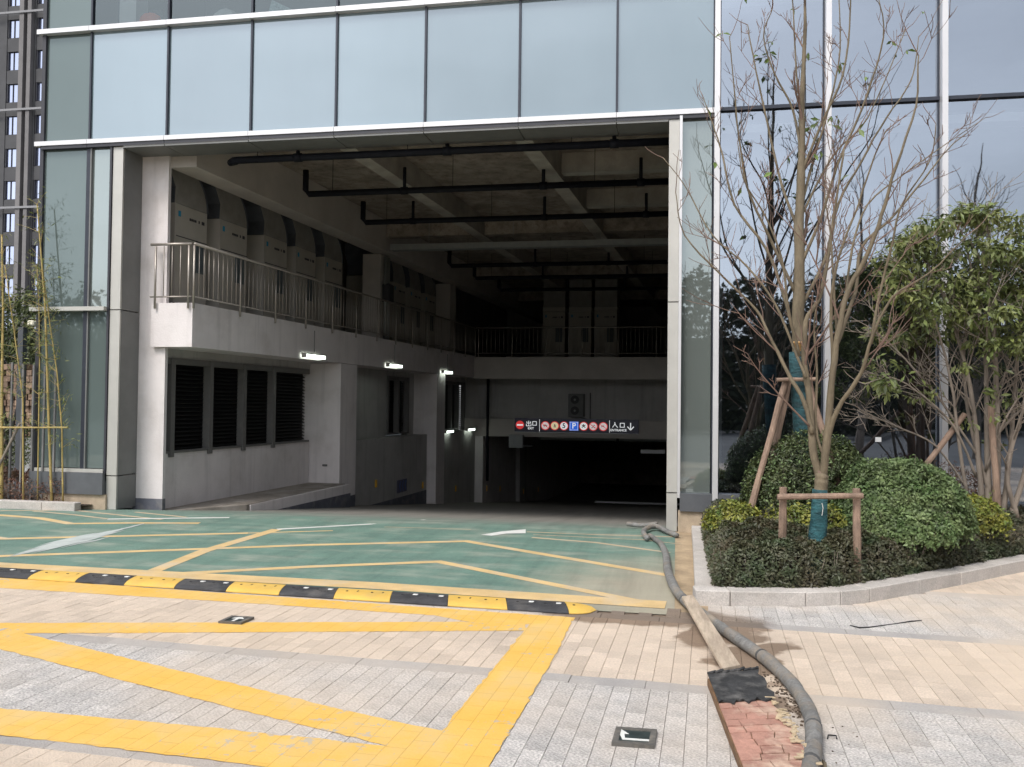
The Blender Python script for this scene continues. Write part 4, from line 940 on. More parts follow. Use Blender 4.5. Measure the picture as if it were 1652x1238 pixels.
# ================================================================== SPEED BUMP
A = onz(-130, 917); B = onz(962, 985.5)
A.z = B.z = 0
sbd = (B-A).normalized(); sbn = Vector((-sbd.y, sbd.x, 0))
LT = (B-A).length; W2 = .18
sbo = thing('speed_bump', 'long yellow and black rubber speed bump across the driveway edge', 'speed bump', B)
def prof(k): # half-width profile: y offset, height
    return [(-W2, .004), (-W2, .012), (-W2*.88, .020), (-W2*.66, .029), (-W2*.3, .034), (W2*.3, .034), (W2*.66, .029), (W2*.88, .020), (W2, .012), (W2, .004)][k]
seg = .49; endl = .24
pos = LT; k = 0
def sb_seg(d0, d1, m, end=False, skew=.10):
    b = MB(); N = 10; ns = 6 if end else 3
    rows = []
    for i in range(ns+1):
        f = i/ns; d = d0+(d1-d0)*f; row = []
        for j in range(N):
            y, h = prof(j); 
            sk = skew*(1-(y/W2)**2)*0 + (-.5*skew*(y/W2))   # slanted joints
            sc_ = 1
            if end:
                sc_ = math.sqrt(max(0.0, 1-((f)**2))) if f < 1 else .02
                h = .004+(h-.004)*min(1, sc_*1.05)*(1-.35*f*f); 
            dd = d+(sk if not end else sk*(1-f)) 
            p = A+sbd*dd+sbn*(y*(sc_ if end else 1)); row.append((p.x, p.y, h+.0))
        rows.append(row)
    for r in rows: b.v += r
    for i in range(ns):
        for j in range(N-1): b.face((i*N+j, (i+1)*N+j, (i+1)*N+j+1, i*N+j+1))
    b.face(list(range(N))); b.face([ns*N+j for j in range(N)][::-1])
    return mk('segment' if not end else 'end_cap', b, m, sbo)
e = sb_seg(LT-endl, LT, bump_y, True)
def boltat(d, y, par, m=hole_m, r=.011, z=.0345):
    c = A+sbd*d+sbn*y; return mk('bolt', MB().prism([(c.x+r*math.cos(2*math.pi*q/10), c.y+r*math.sin(2*math.pi*q/10), z-.012) for q in range(10)], (0, 0, .0145)), m, par)
boltat(LT-endl+.06, 0, e)
d1 = LT-endl-.004; k = 0
while d1 > 0:
    d0_ = d1-seg; yel = (k % 2 == 1)
    s_ = sb_seg(d0_, d1, bump_y if yel else bump_k)
    for q in (.27, .73):
        boltat(d0_+seg*q-.04, 0, s_)
        if not yel:
            for nm_, yy, dd_ in (('cats_eye', .02, .07),):
                c = A+sbd*(d0_+seg*q+dd_)+sbn*yy; b = MB().box(c.x-.02, c.x+.02, c.y-.014, c.y+.014, .030, .039); mk(nm_, b, cats_eye, s_)
            rb = MB()
            for a_ in range(16):
                an = a_*math.pi/8
                for rr in (.035, .055, .075):
                    c = A+sbd*(d0_+seg*q+.055+rr*math.cos(an))+sbn*(rr*math.sin(an)); rb.box(c.x-.0045, c.x+.0045, c.y-.0045, c.y+.0045, .028, .0355)
            g_ = mk('grip_stud', rb, bump_k, s_); g_['kind'] = 'stuff'
        else:
            c = A+sbd*(d0_+seg*q+.05)+sbn*.02; mk('slot', MB().box(c.x-.006, c.x+.006, c.y-.018, c.y+.018, .030, .0352), hole_m, s_)
    d1 = d0_-.004; k += 1

# ================================================================== GROUND ARROW LIGHTS
def arrow_light(quad, label, kind):
    P_ = [onz(*q, .013) for q in quad]; c = sum(P_, Vector())/4; c.z = 0
    o = thing('ground_arrow_light', label, 'ground light', c, 'square arrow lights set in the paving')
    ux = ((P_[1]-P_[0])+(P_[2]-P_[3])).normalized(); uy = ((P_[3]-P_[0])+(P_[2]-P_[1])).normalized()
    hw = (P_[1]-P_[0]).length/2; hh = (P_[3]-P_[0]).length/2; hw = min(hw, .16); hh = min(hh, .16)
    def q(a, b_, z): return (c.x+ux.x*a+uy.x*b_, c.y+ux.y*a+uy.y*b_, z)
    b = MB()
    fw = .03
    for (a0, a1, b0, b1) in ((-hw, hw, -hh, -hh+fw), (-hw, hw, hh-fw, hh), (-hw, -hw+fw, -hh+fw, hh-fw), (hw-fw, hw, -hh+fw, hh-fw)):
        b.hexa([q(a0, b0, -.01), q(a1, b0, -.01), q(a1, b1, -.01), q(a0, b1, -.01), q(a0, b0, .018), q(a1, b0, .018), q(a1, b1, .018), q(a0, b1, .018)])
    mk('frame', b, M('frame_metal', (.17, .16, .145), .6, metal=.3, var=.2, dirt=(.35, .3, .25), dirt_amt=.5, dscale=20), o)
    b = MB(); b.hexa([q(-hw+fw, -hh+fw, -.01), q(hw-fw, -hh+fw, -.01), q(hw-fw, hh-fw, -.01), q(-hw+fw, hh-fw, -.01), q(-hw+fw, -hh+fw, .013), q(hw-fw, -hh+fw, .013), q(hw-fw, hh-fw, .013), q(-hw+fw, hh-fw, .013)])
    mk('plate', b, M('plate_dark', (.035, .05, .05), .3, var=.2, scale=30), o)
    b = MB(); z = .0145; w_ = .011; off = (0, 0, .002)
    if kind == 'turn':
        b.prism([q(-.055, -.055, z), q(.08, -.055, z), q(.08, -.033, z), q(-.045, -.033, z)], off)
        b.prism([q(-.055, -.055, z+.0003), q(-.045, -.0335, z+.0003), q(-.052, .02, z+.0003), q(-.078, .02, z+.0003)], off)
        b.prism([q(-.095, .02, z+.0005), q(-.03, .02, z+.0005), q(-.072, .075, z+.0005)], off)
    else:
        b.prism([q(-.012, -.08, z), q(.012, -.08, z), q(.012, .02, z), q(-.012, .02, z)], off)
        b.prism([q(-.05, .02, z+.0004), q(.05, .02, z+.0004), q(0, .08, z+.0004)], off)
    mk('arrow', b, chalk, o)
arrow_light([(986.5, 1199.5), (1056, 1203.5), (1060, 1179), (994, 1173.5)], 'square ground light with a white bent arrow on grey pavers', 'turn')
arrow_light([(352, 1003.5), (390, 1005.5), (409, 996.5), (374, 994)], 'small ground light between the bump and the yellow line', 'straight')

# ================================================================== PLANTER KERBS
def kerb_block(a, b, inw, z0, z1, parent, tone=None):
    d = (b-a).normalized(); n = Vector((-d.y, d.x, 0))*inw; e = d*.003
    p = [a+e, b-e, b-e+n, a+e+n]
    mb = MB(); mb.hexa([(q.x, q.y, z0) for q in p]+[(q.x, q.y, z1+rnd.uniform(-.002, .002)) for q in p], tone=tone if tone is not None else rnd.random())
    return mk('kerb_stone', mb, kerb_m, parent, bevel=.007)
kb = thing('planter_kerb', 'pale granite kerb curving round the right planter', 'kerb', KP[0])
def kerb_chain(outer, inw, parent, z1, side=1):
    n = len(outer); offs = []
    for i in range(n):
        d1_ = (outer[i]-outer[i-1]).normalized() if i else (outer[1]-outer[0]).normalized()
        d2_ = (outer[i+1]-outer[i]).normalized() if i < n-1 else d1_
        m_ = (Vector((-d1_.y, d1_.x, 0))+Vector((-d2_.y, d2_.x, 0))).normalized(); offs.append(outer[i]+m_*inw*side)
    for i in range(n-1):
        a, b, c, d = outer[i], outer[i+1], offs[i+1], offs[i]; e = (b-a).normalized()*.0025
        q = [a+e, b-e, c-e, d+e]; tz = z1+rnd.uniform(-.003, .003)
        mb = MB(); mb.hexa([(v.x, v.y, -.03) for v in q]+[(v.x, v.y, tz) for v in q], tone=rnd.random()); mk('kerb_stone', mb, kerb_m, parent, bevel=.008)
    return offs
inner = kerb_chain(KP, .19, kb, .118)
side = [Vector((KP[0].x+.035, 11.3, 0)), Vector((KP[0].x+.03, 10.3, 0)), Vector((KP[0].x+.02, 9.3, 0)), Vector((KP[0].x+.01, 8.45, 0)), Vector((KP[0].x, KP[0].y+.195, 0))]
kerb_chain(side, .165, kb, .118)
mb = MB(); ip = [Vector((q.x, q.y, .06)) for q in inner[0:]]
mb.poly([Vector((KP[0].x+.1, KP[0].y+.1, .06))]+ip[1:]+[Vector((9, 11, .06)), Vector((9, FY, .06)), Vector((KP[0].x+.1, FY, .06))])
struct('planter_soil', mb, soil_m, fixn=False)
lk = thing('planter_kerb', 'short grey kerb in front of the bamboo at the left edge', 'kerb', (-9.3, 11.2, 0))
pts = [Vector((x, 11.28, 0)) for x in (-14, -13, -12, -11, -10.1, -9.15, -8.6)]
kerb_chain(pts, .15, lk, .115)
mb = MB(); mb.poly([(-14, 11.4, .07), (-8.5, 11.4, .07), (-8.5, FY, .07), (-9.3, FY, .07), (-9.3, 14, .07), (-14, 14, .07)]); struct('bamboo_bed_soil', mb, soil_m, fixn=False)

# ================================================================== FOLIAGE
nprng = np.random.default_rng(5)
def leaves(name, P_, N_, size, m, parent=None, aspect=.42, spread=.9, tone=None, droop=0.0, fold=.25):
    """P_: Nx3 positions, N_: preferred normals, one folded leaf (two faces) each"""
    P_ = np.asarray(P_, float); n = len(P_)
    N_ = np.asarray(N_, float)+nprng.normal(0, spread, (n, 3)); N_ /= np.linalg.norm(N_, axis=1)[:, None]+1e-9
    T = nprng.normal(0, 1, (n, 3)); T[:, 2] -= droop
    T -= (T*N_).sum(1)[:, None]*N_; T /= np.linalg.norm(T, axis=1)[:, None]+1e-9
    B_ = np.cross(N_, T)
    s = size*nprng.uniform(.45, 1.35, n)[:, None]
    p0 = P_; p2 = P_+T*s; mid = P_+T*s*.5
    p1 = mid+B_*s*aspect*.5+N_*s*fold*aspect; p3 = mid-B_*s*aspect*.5+N_*s*fold*aspect
    V = np.stack([p0, p1, p2, p3], 1).reshape(-1, 3)
    idx = np.arange(n)*4
    Fc = np.stack([idx, idx+1, idx+2, idx, idx+2, idx+3], 1).reshape(-1, 3)
    off = rootloc(parent) if parent else Vector((0, 0, 0)); V = V-np.array(off)
    me = bpy.data.meshes.new(name); me.vertices.add(len(V)); me.vertices.foreach_set('co', V.ravel())
    me.loops.add(len(Fc)*3); me.loops.foreach_set('vertex_index', Fc.ravel()); me.polygons.add(len(Fc))
    me.polygons.foreach_set('loop_start', np.arange(len(Fc))*3); me.polygons.foreach_set('loop_total', np.full(len(Fc), 3))
    me.update(calc_edges=True); me.materials.append(m)
    tn = nprng.uniform(0, 1, n) if tone is None else tone
    at = me.attributes.new('tone', 'FLOAT', 'FACE'); at.data.foreach_set('value', np.repeat(tn, 2))
    o = bpy.data.objects.new(name, me); COL.objects.link(o)
    if parent: o.parent = parent
    return o
def lump(d, seed, k=5):    # smooth random bumpiness of a direction field
    r = np.random.default_rng(seed); s = np.zeros(len(d))
    for i in range(k):
        a = r.normal(0, 1, 3); a *= r.uniform(2, 7)/np.linalg.norm(a); s += np.sin(d@a+r.uniform(0, 6))
    return s/k
def shrub(name, label, c, rad, n, size, m, seed, flat=.0, m2=None, aspect=.42, core=True, depth=.38, rough=.13, zmin=.30):
    c = np.array(c); rad = np.array(rad)
    o = thing(name, label, 'shrub', Vector((c[0], c[1], .08)))
    d = nprng.normal(0, 1, (n, 3)); d[:, 2] = np.abs(d[:, 2])*1.0-.25; d /= np.linalg.norm(d, axis=1)[:, None]
    r = 1+rough*lump(d, seed)+.05*lump(d*3.1, seed+3); r *= 1-depth*nprng.uniform(0, 1, n)**2.2
    r *= 1+nprng.normal(0, .012, n)
    P_ = c+d*rad*r[:, None]
    gap = lump(d*2.6, seed+9)+.5*lump(d*6, seed+11); kp = gap+nprng.normal(0, .12, n) > -.52
    P_ = P_+np.array([0, 0, 1])*(.03*lump(d*4, seed+17))[:, None]
    d = d[kp]; P_ = P_[kp]; n = len(d)
    P_ = np.where(P_[:, 2:3] < zmin, c+(P_-c)*.6+np.array([0, .1, .2]), P_); P_[:, 2] = np.maximum(P_[:, 2], .1)
    nn = d/rad; nn /= np.linalg.norm(nn, axis=1)[:, None]
    nn[:, 2] += .35
    tcl = np.clip(.5+.45*lump(P_*5.0, seed+5, 7)+nprng.normal(0, .22, n), 0, 1)
    leaves('foliage', P_, nn, size, m, o, aspect=aspect, spread=.55, tone=tcl)
    sh = MB(); SP = []; SN = []
    for i in range(int(60*rad[0])):      # stray shoots that break the clipped outline
        j = int(nprng.integers(0, n)); q = Vector(P_[j]); dd = (Vector(nn[j])+Vector(nprng.normal(0, .35, 3))+Vector((0, 0, .5))).normalized(); l_ = float(nprng.uniform(.04, .11))
        sh.tube([q-dd*.08, q, q+dd*l_], [.003, .0025, .0015], 3, cap=False)
        for k in range(6):
            SP.append(tuple(q+dd*l_*(k/5))); SN.append(tuple(dd*.6+Vector((0, -.3, .4))))
    mk('shoot', sh, bark_grey, o)['kind'] = 'stuff'; leaves('shoot_leaves', SP, SN, size*.95, m, o, aspect=aspect, spread=.7)
    if m2:
        k = n//14; leaves('young_leaves', c+d[:k]*rad*1.03*(1+rough*lump(d[:k], seed))[:, None], nn[:k], size*.9, m2, o, aspect=aspect, spread=.5)
    # branches inside
    b = MB()
    for i in range(26):
        dd = Vector(nprng.normal(0, 1, 3)); dd.z = abs(dd.z)+.2; dd.normalize()
        e = Vector(c)+Vector((dd.x*rad[0]*.85, dd.y*rad[1]*.85, dd.z*rad[2]*.85)); s0 = Vector((c[0]+dd.x*.06, c[1]+dd.y*.06, .05))
        b.tube([s0, s0.lerp(e, .5)+Vector((0, 0, .06)), e], [.012, .008, .003], 4)
    mk('stem', b, bark_grey, o)
    return o
shrub('round_shrub', 'dark glossy round shrub behind the forked bare tree', (1.44, 9.9, .64), (.70, .55, .69), 27000, .043, lf_dark, 11, m2=lf_light)
shrub('round_shrub', 'bright green domed shrub right of the low tree support', (2.20, 9.22, .55), (.66, .48, .58), 36000, .039, lf_light, 21, aspect=.5)
shrub('round_shrub', 'low green tuft spilling in front of the domed shrub', (2.16, 8.80, .44), (.42, .24, .26), 7000, .044, lf_light, 22, aspect=.5)
shrub('yellow_shrub', 'yellow leaved shrub at the left end of the planter by the glass', (.62, 9.3, .40), (.30, .30, .26), 3600, .042, lf_yellow, 31, aspect=.55, rough=.2)
shrub('yellow_shrub', 'yellow and green low shrub under the dark shrub', (1.35, 9.05, .42), (.5, .2, .26), 3500, .040, lf_yellow, 33, aspect=.55, rough=.2)
shrub('yellow_shrub', 'yellow leaved shrub right of the domed shrub', (3.0, 9.75, .45), (.36, .3, .30), 4500, .040, lf_yellow, 35, aspect=.55, rough=.2)
# hedge carpet
def hedge(name, label, inside, box_, hfun, n, size, m, seed, ground=.08):
    x0, x1, y0, y1 = box_
    X = nprng.uniform(x0, x1, n*8); Y = nprng.uniform(y0, y1, n*8); keep = inside(X, Y); X = X[keep][:n]; Y = Y[keep][:n]
    h, edge = hfun(X, Y)
    u = nprng.uniform(0, 1, len(X))
    z = ground+(h-ground)*(1-.85*u**2.4*np.where(edge < .16, 1.0, .35)); z = np.where(edge < .12, ground+(h-ground)*nprng.uniform(.05, 1, len(X)), z)
    P_ = np.stack([X, Y, z], 1); N_ = np.zeros_like(P_); N_[:, 2] = 1; N_[:, 1] = np.where(edge < .16, -1.1, 0)
    o = thing(name, label, 'hedge', Vector((float(X.mean()), float(Y.mean()), ground)))
    cl_ = .5+.5*lump(np.stack([X*1.7, Y*1.7, z*4], 1), seed); tn = np.clip(cl_*.6+nprng.uniform(0, .5, len(X)), 0, 1)
    leaves('foliage', P_, N_, size, m, o, aspect=.5, spread=.75, tone=tn)
    return o
kx = np.array([q.x for q in inner]); ky = np.array([q.y for q in inner]); kx[0] = KP[0].x+.15
def front_y(X): return np.interp(X, kx, ky, right=ky[-1])
def hf(X, Y):
    e = np.minimum(Y-front_y(X), X-(KP[0].x+.16))
    base = .44+.05*np.clip((Y-8)/2, 0, 1)
    nz_ = .035*np.sin(X*9+np.sin(Y*7)*1.3)+.03*np.sin(Y*11+X*5)+.02*np.sin(X*23+Y*17)
    r = np.clip(e/.16, 0, 1)
    return (base+nz_)*(.55+.45*np.sqrt(r)), e
ins = lambda X, Y: (X > KP[0].x+.15) & (Y > front_y(X)-.035+.02*np.sin(X*31)) & (Y < 11.2)
hd = hedge('low_hedge', 'low dark bronze green hedge filling the right planter', ins, (KP[0].x+.1, 4.9, 7.3, 10.9), hf, 160000, .034, lf_hedge, 41)
b = MB()
for i in range(900):
    x = rnd.uniform(.35, 5.2); y = rnd.uniform(7.5, 11)
    if y < float(front_y(np.array([x]))[0])+.05: continue
    b.tube([(x, y, .06), (x+rnd.gauss(0, .05), y+rnd.gauss(0, .05), rnd.uniform(.28, .42))], [.004, .002], 3, cap=False)
mk('stem', b, bark_grey, hd)['kind'] = 'stuff'
def hf2(X, Y):
    e = np.minimum(Y-11.42, -8.62-X); return .44+.05*np.sin(X*13)+.04*np.sin(X*29+Y*20)-.10*np.clip((X+9.2)/.6, 0, 1), e
ins2 = lambda X, Y: (X < -8.95) & (Y > 11.40) & ((Y < 11.5) | (X < -9.58))
h2 = hedge('low_hedge', 'reddish brown hedge behind the short left kerb', ins2, (-12.6, -8.6, 11.4, 12.3), hf2, 16000, .036, lf_red, 43)

# ================================================================== TREES
class Twigs:
    def __init__(s): s.big = MB(); s.small = MB(); s.tips = []
    def limb(s, pts, r0, r1, nb=6, depth=2, sides=8, spread=.7, lenf=.45, seed=None, side_start=.25, up=.35):
        pts = [Vector(p) for p in pts]
        # densify with Catmull-Rom
        Q = []
        for i in range(len(pts)-1):
            p0 = pts[max(i-1, 0)]; p1 = pts[i]; p2 = pts[i+1]; p3 = pts[min(i+2, len(pts)-1)]
            for k in range(4):
                t = k/4; Q.append(.5*((2*p1)+(-p0+p2)*t+(2*p0-5*p1+4*p2-p3)*t*t+(-p0+3*p1-3*p2+p3)*t**3))
        Q.append(pts[-1]); n = len(Q)
        Q = [q+Vector((rnd.gauss(0, min(.004, r0*.1)), rnd.gauss(0, min(.004, r0*.1)), 0)) if 0 < i < n-1 else q for i, q in enumerate(Q)]
        rad = [(r0+(r1-r0)*(i/(n-1))**.85)*(1+.05*math.sin(i*2.1)) for i in range(n)]
        (s.big if r0 > .012 else s.small).tube(Q, rad, sides)
        Lt = sum((b-a).length for a, b in zip(Q, Q[1:]))
        for j in range(nb):
            f = side_start+(1-side_start)*(j+rnd.random())/nb
            i = min(n-2, int(f*(n-1))); base = Q[i]; d = (Q[i+1]-Q[i]).normalized()
            s.sprout(base, d, Lt*lenf*rnd.uniform(.5, 1.1)*(1.1-f*.6), rad[i]*.5, depth, spread, up)
        s.sprout(Q[-1], (Q[-1]-Q[-2]).normalized(), Lt*.15, r1, 0, spread, up)
    def sprout(s, p, d, L_, r, depth, spread, up=.35):
        if L_ < .05: return
        side = Vector((rnd.gauss(0, 1), rnd.gauss(0, .8), rnd.gauss(0, .4))); side -= d*side.dot(d)
        if side.length < .01: return
        dd = (d*1.0+side.normalized()*spread*rnd.uniform(.7, 1.4)+Vector((0, 0, up*.3))).normalized()
        n = 5; q = p.copy(); Q = [q.copy()]; 
        for i in range(n):
            dd = (dd+Vector((rnd.gauss(0, .10), rnd.gauss(0, .10), up*.18))).normalized(); q = q+dd*L_/n; Q.append(q.copy())
        r = max(r, .0035); rt = max(.0022, r*.35)
        s.small.tube(Q, [r+(rt-r)*i/n for i in range(n+1)], 4, cap=False); s.tips.append((Q[-1], dd.copy())); s.tips.append((Q[3], dd.copy()))
        if depth > 0:
            for k in range(rnd.randint(1, 3)):
                i = rnd.randint(1, n-1); s.sprout(Q[i], (Q[i+1]-Q[i]).normalized(), L_*rnd.uniform(.4, .8), r*.55, depth-1, spread, up)
def O(px, py, Y): return ony(px, py, Y)
# --- rear bare tree with teal wrapped trunk (thick leader)
Yr = 10.05
tr = thing('bare_tree', 'tall bare tree with a thick straight trunk wrapped in teal behind the shrubs', 'tree', (1.42, Yr, .08))
tw = Twigs()
tw.limb([O(1302, 822, Yr), O(1300, 720, Yr), O(1288, 560, Yr), O(1289, 400, Yr), O(1292, 280, Yr), O(1294, 180, Yr), O(1297, 80, Yr), O(1299, -40, Yr)], .100, .010, 6, 2, 12, .6, .16, side_start=.4)
rear_limbs = [
 ([(1289, 565), (1262, 470), (1235, 400), (1185, 330), (1165, 250), (1150, 200), (1135, 158)], .030, .15),
 ([(1286, 480), (1240, 380), (1205, 300), (1190, 200), (1177, 60)], .026, -.2),
 ([(1291, 380), (1262, 300), (1238, 200), (1215, 90), (1206, 40)], .024, .1),
 ([(1293, 260), (1280, 180), (1250, 120), (1232, 60), (1246, 15)], .020, -.1),
 ([(1290, 500), (1330, 420), (1352, 330), (1390, 260), (1430, 190), (1470, 130), (1482, 60)], .028, .2),
 ([(1291, 430), (1325, 350), (1350, 270), (1400, 150), (1425, 60), (1418, 0)], .026, -.15),
 ([(1293, 330), (1312, 260), (1338, 170), (1355, 80), (1352, -30)], .024, .1),
 ([(1293, 280), (1325, 200), (1360, 120), (1372, 20), (1371, -50)], .024, -.1),
 ([(1295, 200), (1285, 120), (1280, 20), (1275, -60)], .018, .1),
 ([(1292, 350), (1345, 250), (1400, 190), (1460, 50)], .020, .25)]
for px_, r, dy in rear_limbs:
    n = len(px_); tw.limb([O(x, y, Yr+dy*i/(n-1)*3) for i, (x, y) in enumerate(px_)], r*.8, .005, 6, 2, 7, .75, .26)
mk('trunk', tw.big, bark, tr, smooth=True); mk('twigs', tw.small, bark_red, tr, smooth=True)['kind'] = 'stuff'
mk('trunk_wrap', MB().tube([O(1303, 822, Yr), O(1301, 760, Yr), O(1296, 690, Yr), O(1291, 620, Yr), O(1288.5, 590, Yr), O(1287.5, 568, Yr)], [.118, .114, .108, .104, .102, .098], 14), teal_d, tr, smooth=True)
b = MB()
for an in range(5): b.tube([O(1284+an*3, 566, Yr-.06-.0*an), O(1281+an*4, 552, Yr-.14)], [.02, .012], 5)
mk('cut_stub', b, cut_wood, tr)
tp = rnd.sample(tw.tips, min(34, len(tw.tips)))
lf_ = leaves('leaves', [tuple(t[0]) for t in tp for _ in range(2)], [(0, -.6, .3)]*(2*len(tp)), .10, leafmat('leaf_last', (.13, .19, .045), (.09, .13, .03)), tr, aspect=.4, spread=.4, droop=1.5); lf_['kind'] = 'stuff'
# --- front forked bare tree
Yf = 8.25
tf = thing('bare_tree', 'forked bare tree with a teal wrapped foot between the low support posts', 'tree', (1.27, Yf, .08))
tw = Twigs()
tw.limb([O(1321, 930, Yf), O(1321, 868, Yf), O(1323, 810, Yf), O(1325, 780, Yf), O(1326, 768, Yf)], .062, .060, 0, 0, 12)
front_limbs = [
 ([(1325, 785), (1312, 720), (1304, 640), (1298, 580), (1300, 520), (1322, 480), (1335, 420), (1348, 330), (1362, 240)], .045, .012, .1),
 ([(1325, 785), (1334, 710), (1341, 620), (1352, 540), (1368, 470), (1405, 400), (1428, 330), (1445, 270), (1478, 170), (1482, 90)], .043, .008, -.1),
 ([(1334, 715), (1352, 660), (1390, 600), (1405, 550), (1440, 480), (1500, 440), (1560, 380)], .028, .006, -.25),
 ([(1310, 700), (1298, 650), (1270, 600), (1240, 540), (1220, 500), (1160, 440), (1105, 380), (1090, 310)], .026, .006, .1),
 ([(1308, 690), (1260, 640), (1225, 600), (1205, 570)], .012, .004, -.1),
 ([(1300, 610), (1280, 560), (1250, 490), (1205, 430), (1150, 380), (1105, 300), (1070, 255)], .017, .005, .25),
 ([(1330, 740), (1316, 690), (1318, 600), (1314, 520), (1330, 440), (1350, 350)], .018, .006, .15),
 ([(1345, 600), (1340, 500), (1352, 420), (1385, 330), (1412, 250), (1430, 210)], .020, .006, -.2),
 ([(1348, 560), (1380, 470), (1390, 400), (1440, 350), (1490, 290), (1530, 240), (1560, 215)], .022, .005, .2),
 ([(1405, 555), (1418, 480), (1440, 390), (1455, 330), (1500, 260), (1510, 200)], .017, .005, -.1),
 ([(1290, 575), (1272, 500), (1262, 420), (1235, 350), (1200, 290), (1190, 230)], .016, .005, -.2),
 ([(1365, 480), (1375, 400), (1400, 330), (1460, 280), (1530, 230), (1590, 190)], .014, .004, .3),
 ([(1350, 540), (1345, 460), (1340, 380), (1330, 300), (1345, 230)], .014, .004, .0)]
for px_, r, r1, dy in front_limbs:
    n = len(px_); tw.limb([O(x, y, Yf+dy*i/(n-1)*2.5) for i, (x, y) in enumerate(px_)], r*.92, r1*.7, 6, 2, 8, .75, .26)
mk('trunk', tw.big, bark, tf, smooth=True); mk('twigs', tw.small, bark_red, tf, smooth=True)['kind'] = 'stuff'
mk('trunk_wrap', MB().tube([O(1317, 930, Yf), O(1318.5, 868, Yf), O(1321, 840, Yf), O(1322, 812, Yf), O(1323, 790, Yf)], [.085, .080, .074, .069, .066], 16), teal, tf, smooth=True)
mk('wrap_tie', MB().tube([O(1326, 812, Yf-.07), O(1328, 820, Yf-.075), O(1326, 832, Yf-.075)], .004, 4), chalk, tf)
# --- supports
ts = thing('tree_support', 'low wooden H shaped support in front of the forked tree', 'tree support', (1.26, 8.1, .08))
def pole(name, a, b, r0, r1, par, m=wood_pole, sides=9):
    a, b = Vector(a), Vector(b); n = 7; d = (b-a)
    Q = [a.lerp(b, i/n)+Vector((rnd.gauss(0, r0*.07), rnd.gauss(0, r0*.07), rnd.gauss(0, r0*.05))) for i in range(n+1)]
    return mk(name, MB().tube(Q, [(r0+(r1-r0)*i/n)*rnd.uniform(.95, 1.06) for i in range(n+1)], sides), m, par, smooth=False)
p = O(1262, 865, 8.1); pole('post', (p.x, 8.1, .05), O(1263, 787, 8.1), .036, .034, ts)
p = O(1384, 862, 8.1); pole('post', (p.x, 8.1, .05), O(1382, 789, 8.1), .036, .034, ts)
pole('crossbar', O(1254, 802, 8.02), O(1393, 800, 8.02), .027, .025, ts)
def foot(a, b):      # carry a pole on down to the soil
    d = (a-b); return a+d*((a.z-.05)/max(.05, b.z-a.z))
t2 = thing('tree_support', 'tall wooden tripod support with crossbar round the teal wrapped trunk', 'tree support', (1.4, 9.9, .08))
pole('pole', foot(O(1228, 760, 9.7), O(1268, 612, 9.95)), O(1268, 612, 9.95), .040, .034, t2); pole('pole', foot(O(1246, 745, 9.9), O(1272, 615, 10.0)), O(1272, 615, 10.0), .040, .034, t2)
pole('pole', foot(O(1342, 745, 9.8), O(1302, 612, 9.95)), O(1302, 612, 9.95), .040, .034, t2); pole('crossbar', O(1253, 613, 9.88), O(1318, 612, 9.88), .022, .022, t2)
t3 = thing('tree_stake', 'long pale leaning stake at the foot of the evergreen clump', 'stake', (3.5, 10.0, .08))
pole('pole', foot(O(1609, 828, 10.0), O(1598, 655, 10.0)), O(1598, 655, 10.0), .042, .030, t3)
t4 = thing('tree_stake', 'diagonal dark stake propping the evergreen from the left', 'stake', (2.9, 10.1, .08))
pole('pole', foot(O(1470, 780, 10.0), O(1556, 668, 10.2)), O(1556, 668, 10.2), .034, .030, t4)
# --- evergreen multi-stem
Ye = 10.2
te = thing('evergreen_tree', 'leafy multi stemmed evergreen at the right edge against the glass', 'tree', (3.6, Ye, .08))
tw = Twigs()
stems = [([(1585, 830), (1575, 700), (1560, 600), (1530, 500), (1500, 430), (1480, 380)], .035, 0), ([(1595, 830), (1592, 700), (1588, 560), (1570, 450), (1550, 370)], .04, .1),
 ([(1605, 835), (1610, 700), (1604, 560), (1600, 450), (1590, 350)], .045, -.1), ([(1618, 835), (1630, 720), (1640, 600), (1650, 480), (1645, 380)], .035, .1),
 ([(1560, 800), (1545, 700), (1535, 620), (1515, 540), (1490, 480), (1460, 450)], .022, -.15), ([(1575, 770), (1540, 690), (1490, 640), (1440, 610), (1395, 620)], .016, -.2),
 ([(1580, 740), (1520, 650), (1470, 590), (1430, 550), (1405, 530)], .016, -.1), ([(1560, 790), (1510, 720), (1450, 690), (1400, 668), (1380, 655)], .013, -.25),
 ([(1630, 835), (1660, 740), (1690, 620), (1710, 500), (1720, 420)], .035, 0), ([(1590, 760), (1620, 680), (1660, 620), (1690, 600)], .014, -.2),
 ([(1598, 800), (1565, 680), (1555, 560), (1575, 470), (1600, 400)], .028, .2), ([(1640, 835), (1625, 760), (1650, 660), (1665, 560), (1655, 440)], .03, -.2)]
for px_, r, dy in stems:
    n = len(px_); tw.limb([O(x, y, Ye+dy*i/(n-1)*2) for i, (x, y) in enumerate(px_)], r, .006, 12, 2, 7, .8, .34, side_start=.25, up=.2)
mk('trunk', tw.big, bark_grey, te, smooth=True); mk('twigs', tw.small, bark_grey, te, smooth=True)['kind'] = 'stuff'
cl = []
def crown_cluster(px_, py_, r, n, Yc):
    c = O(px_, py_, Yc); cl.append((c, r, n))
for i in range(190):
    x = rnd.uniform(1412, 1760); top = 440-105*min(1, max(0, (x-1400)/130))**.7 + (35 if x > 1640 else 0)*1
    y = top+rnd.random()**1.4*(215)+6
    crown_cluster(x, y, rnd.uniform(.09, .20), rnd.randint(40, 85), Ye+rnd.uniform(-.55, .5))
for i in range(34):
    x = rnd.uniform(1395, 1720); y = rnd.uniform(540, 720); crown_cluster(x, y, rnd.uniform(.05, .11), rnd.randint(6, 22), Ye+rnd.uniform(-.5, .4))
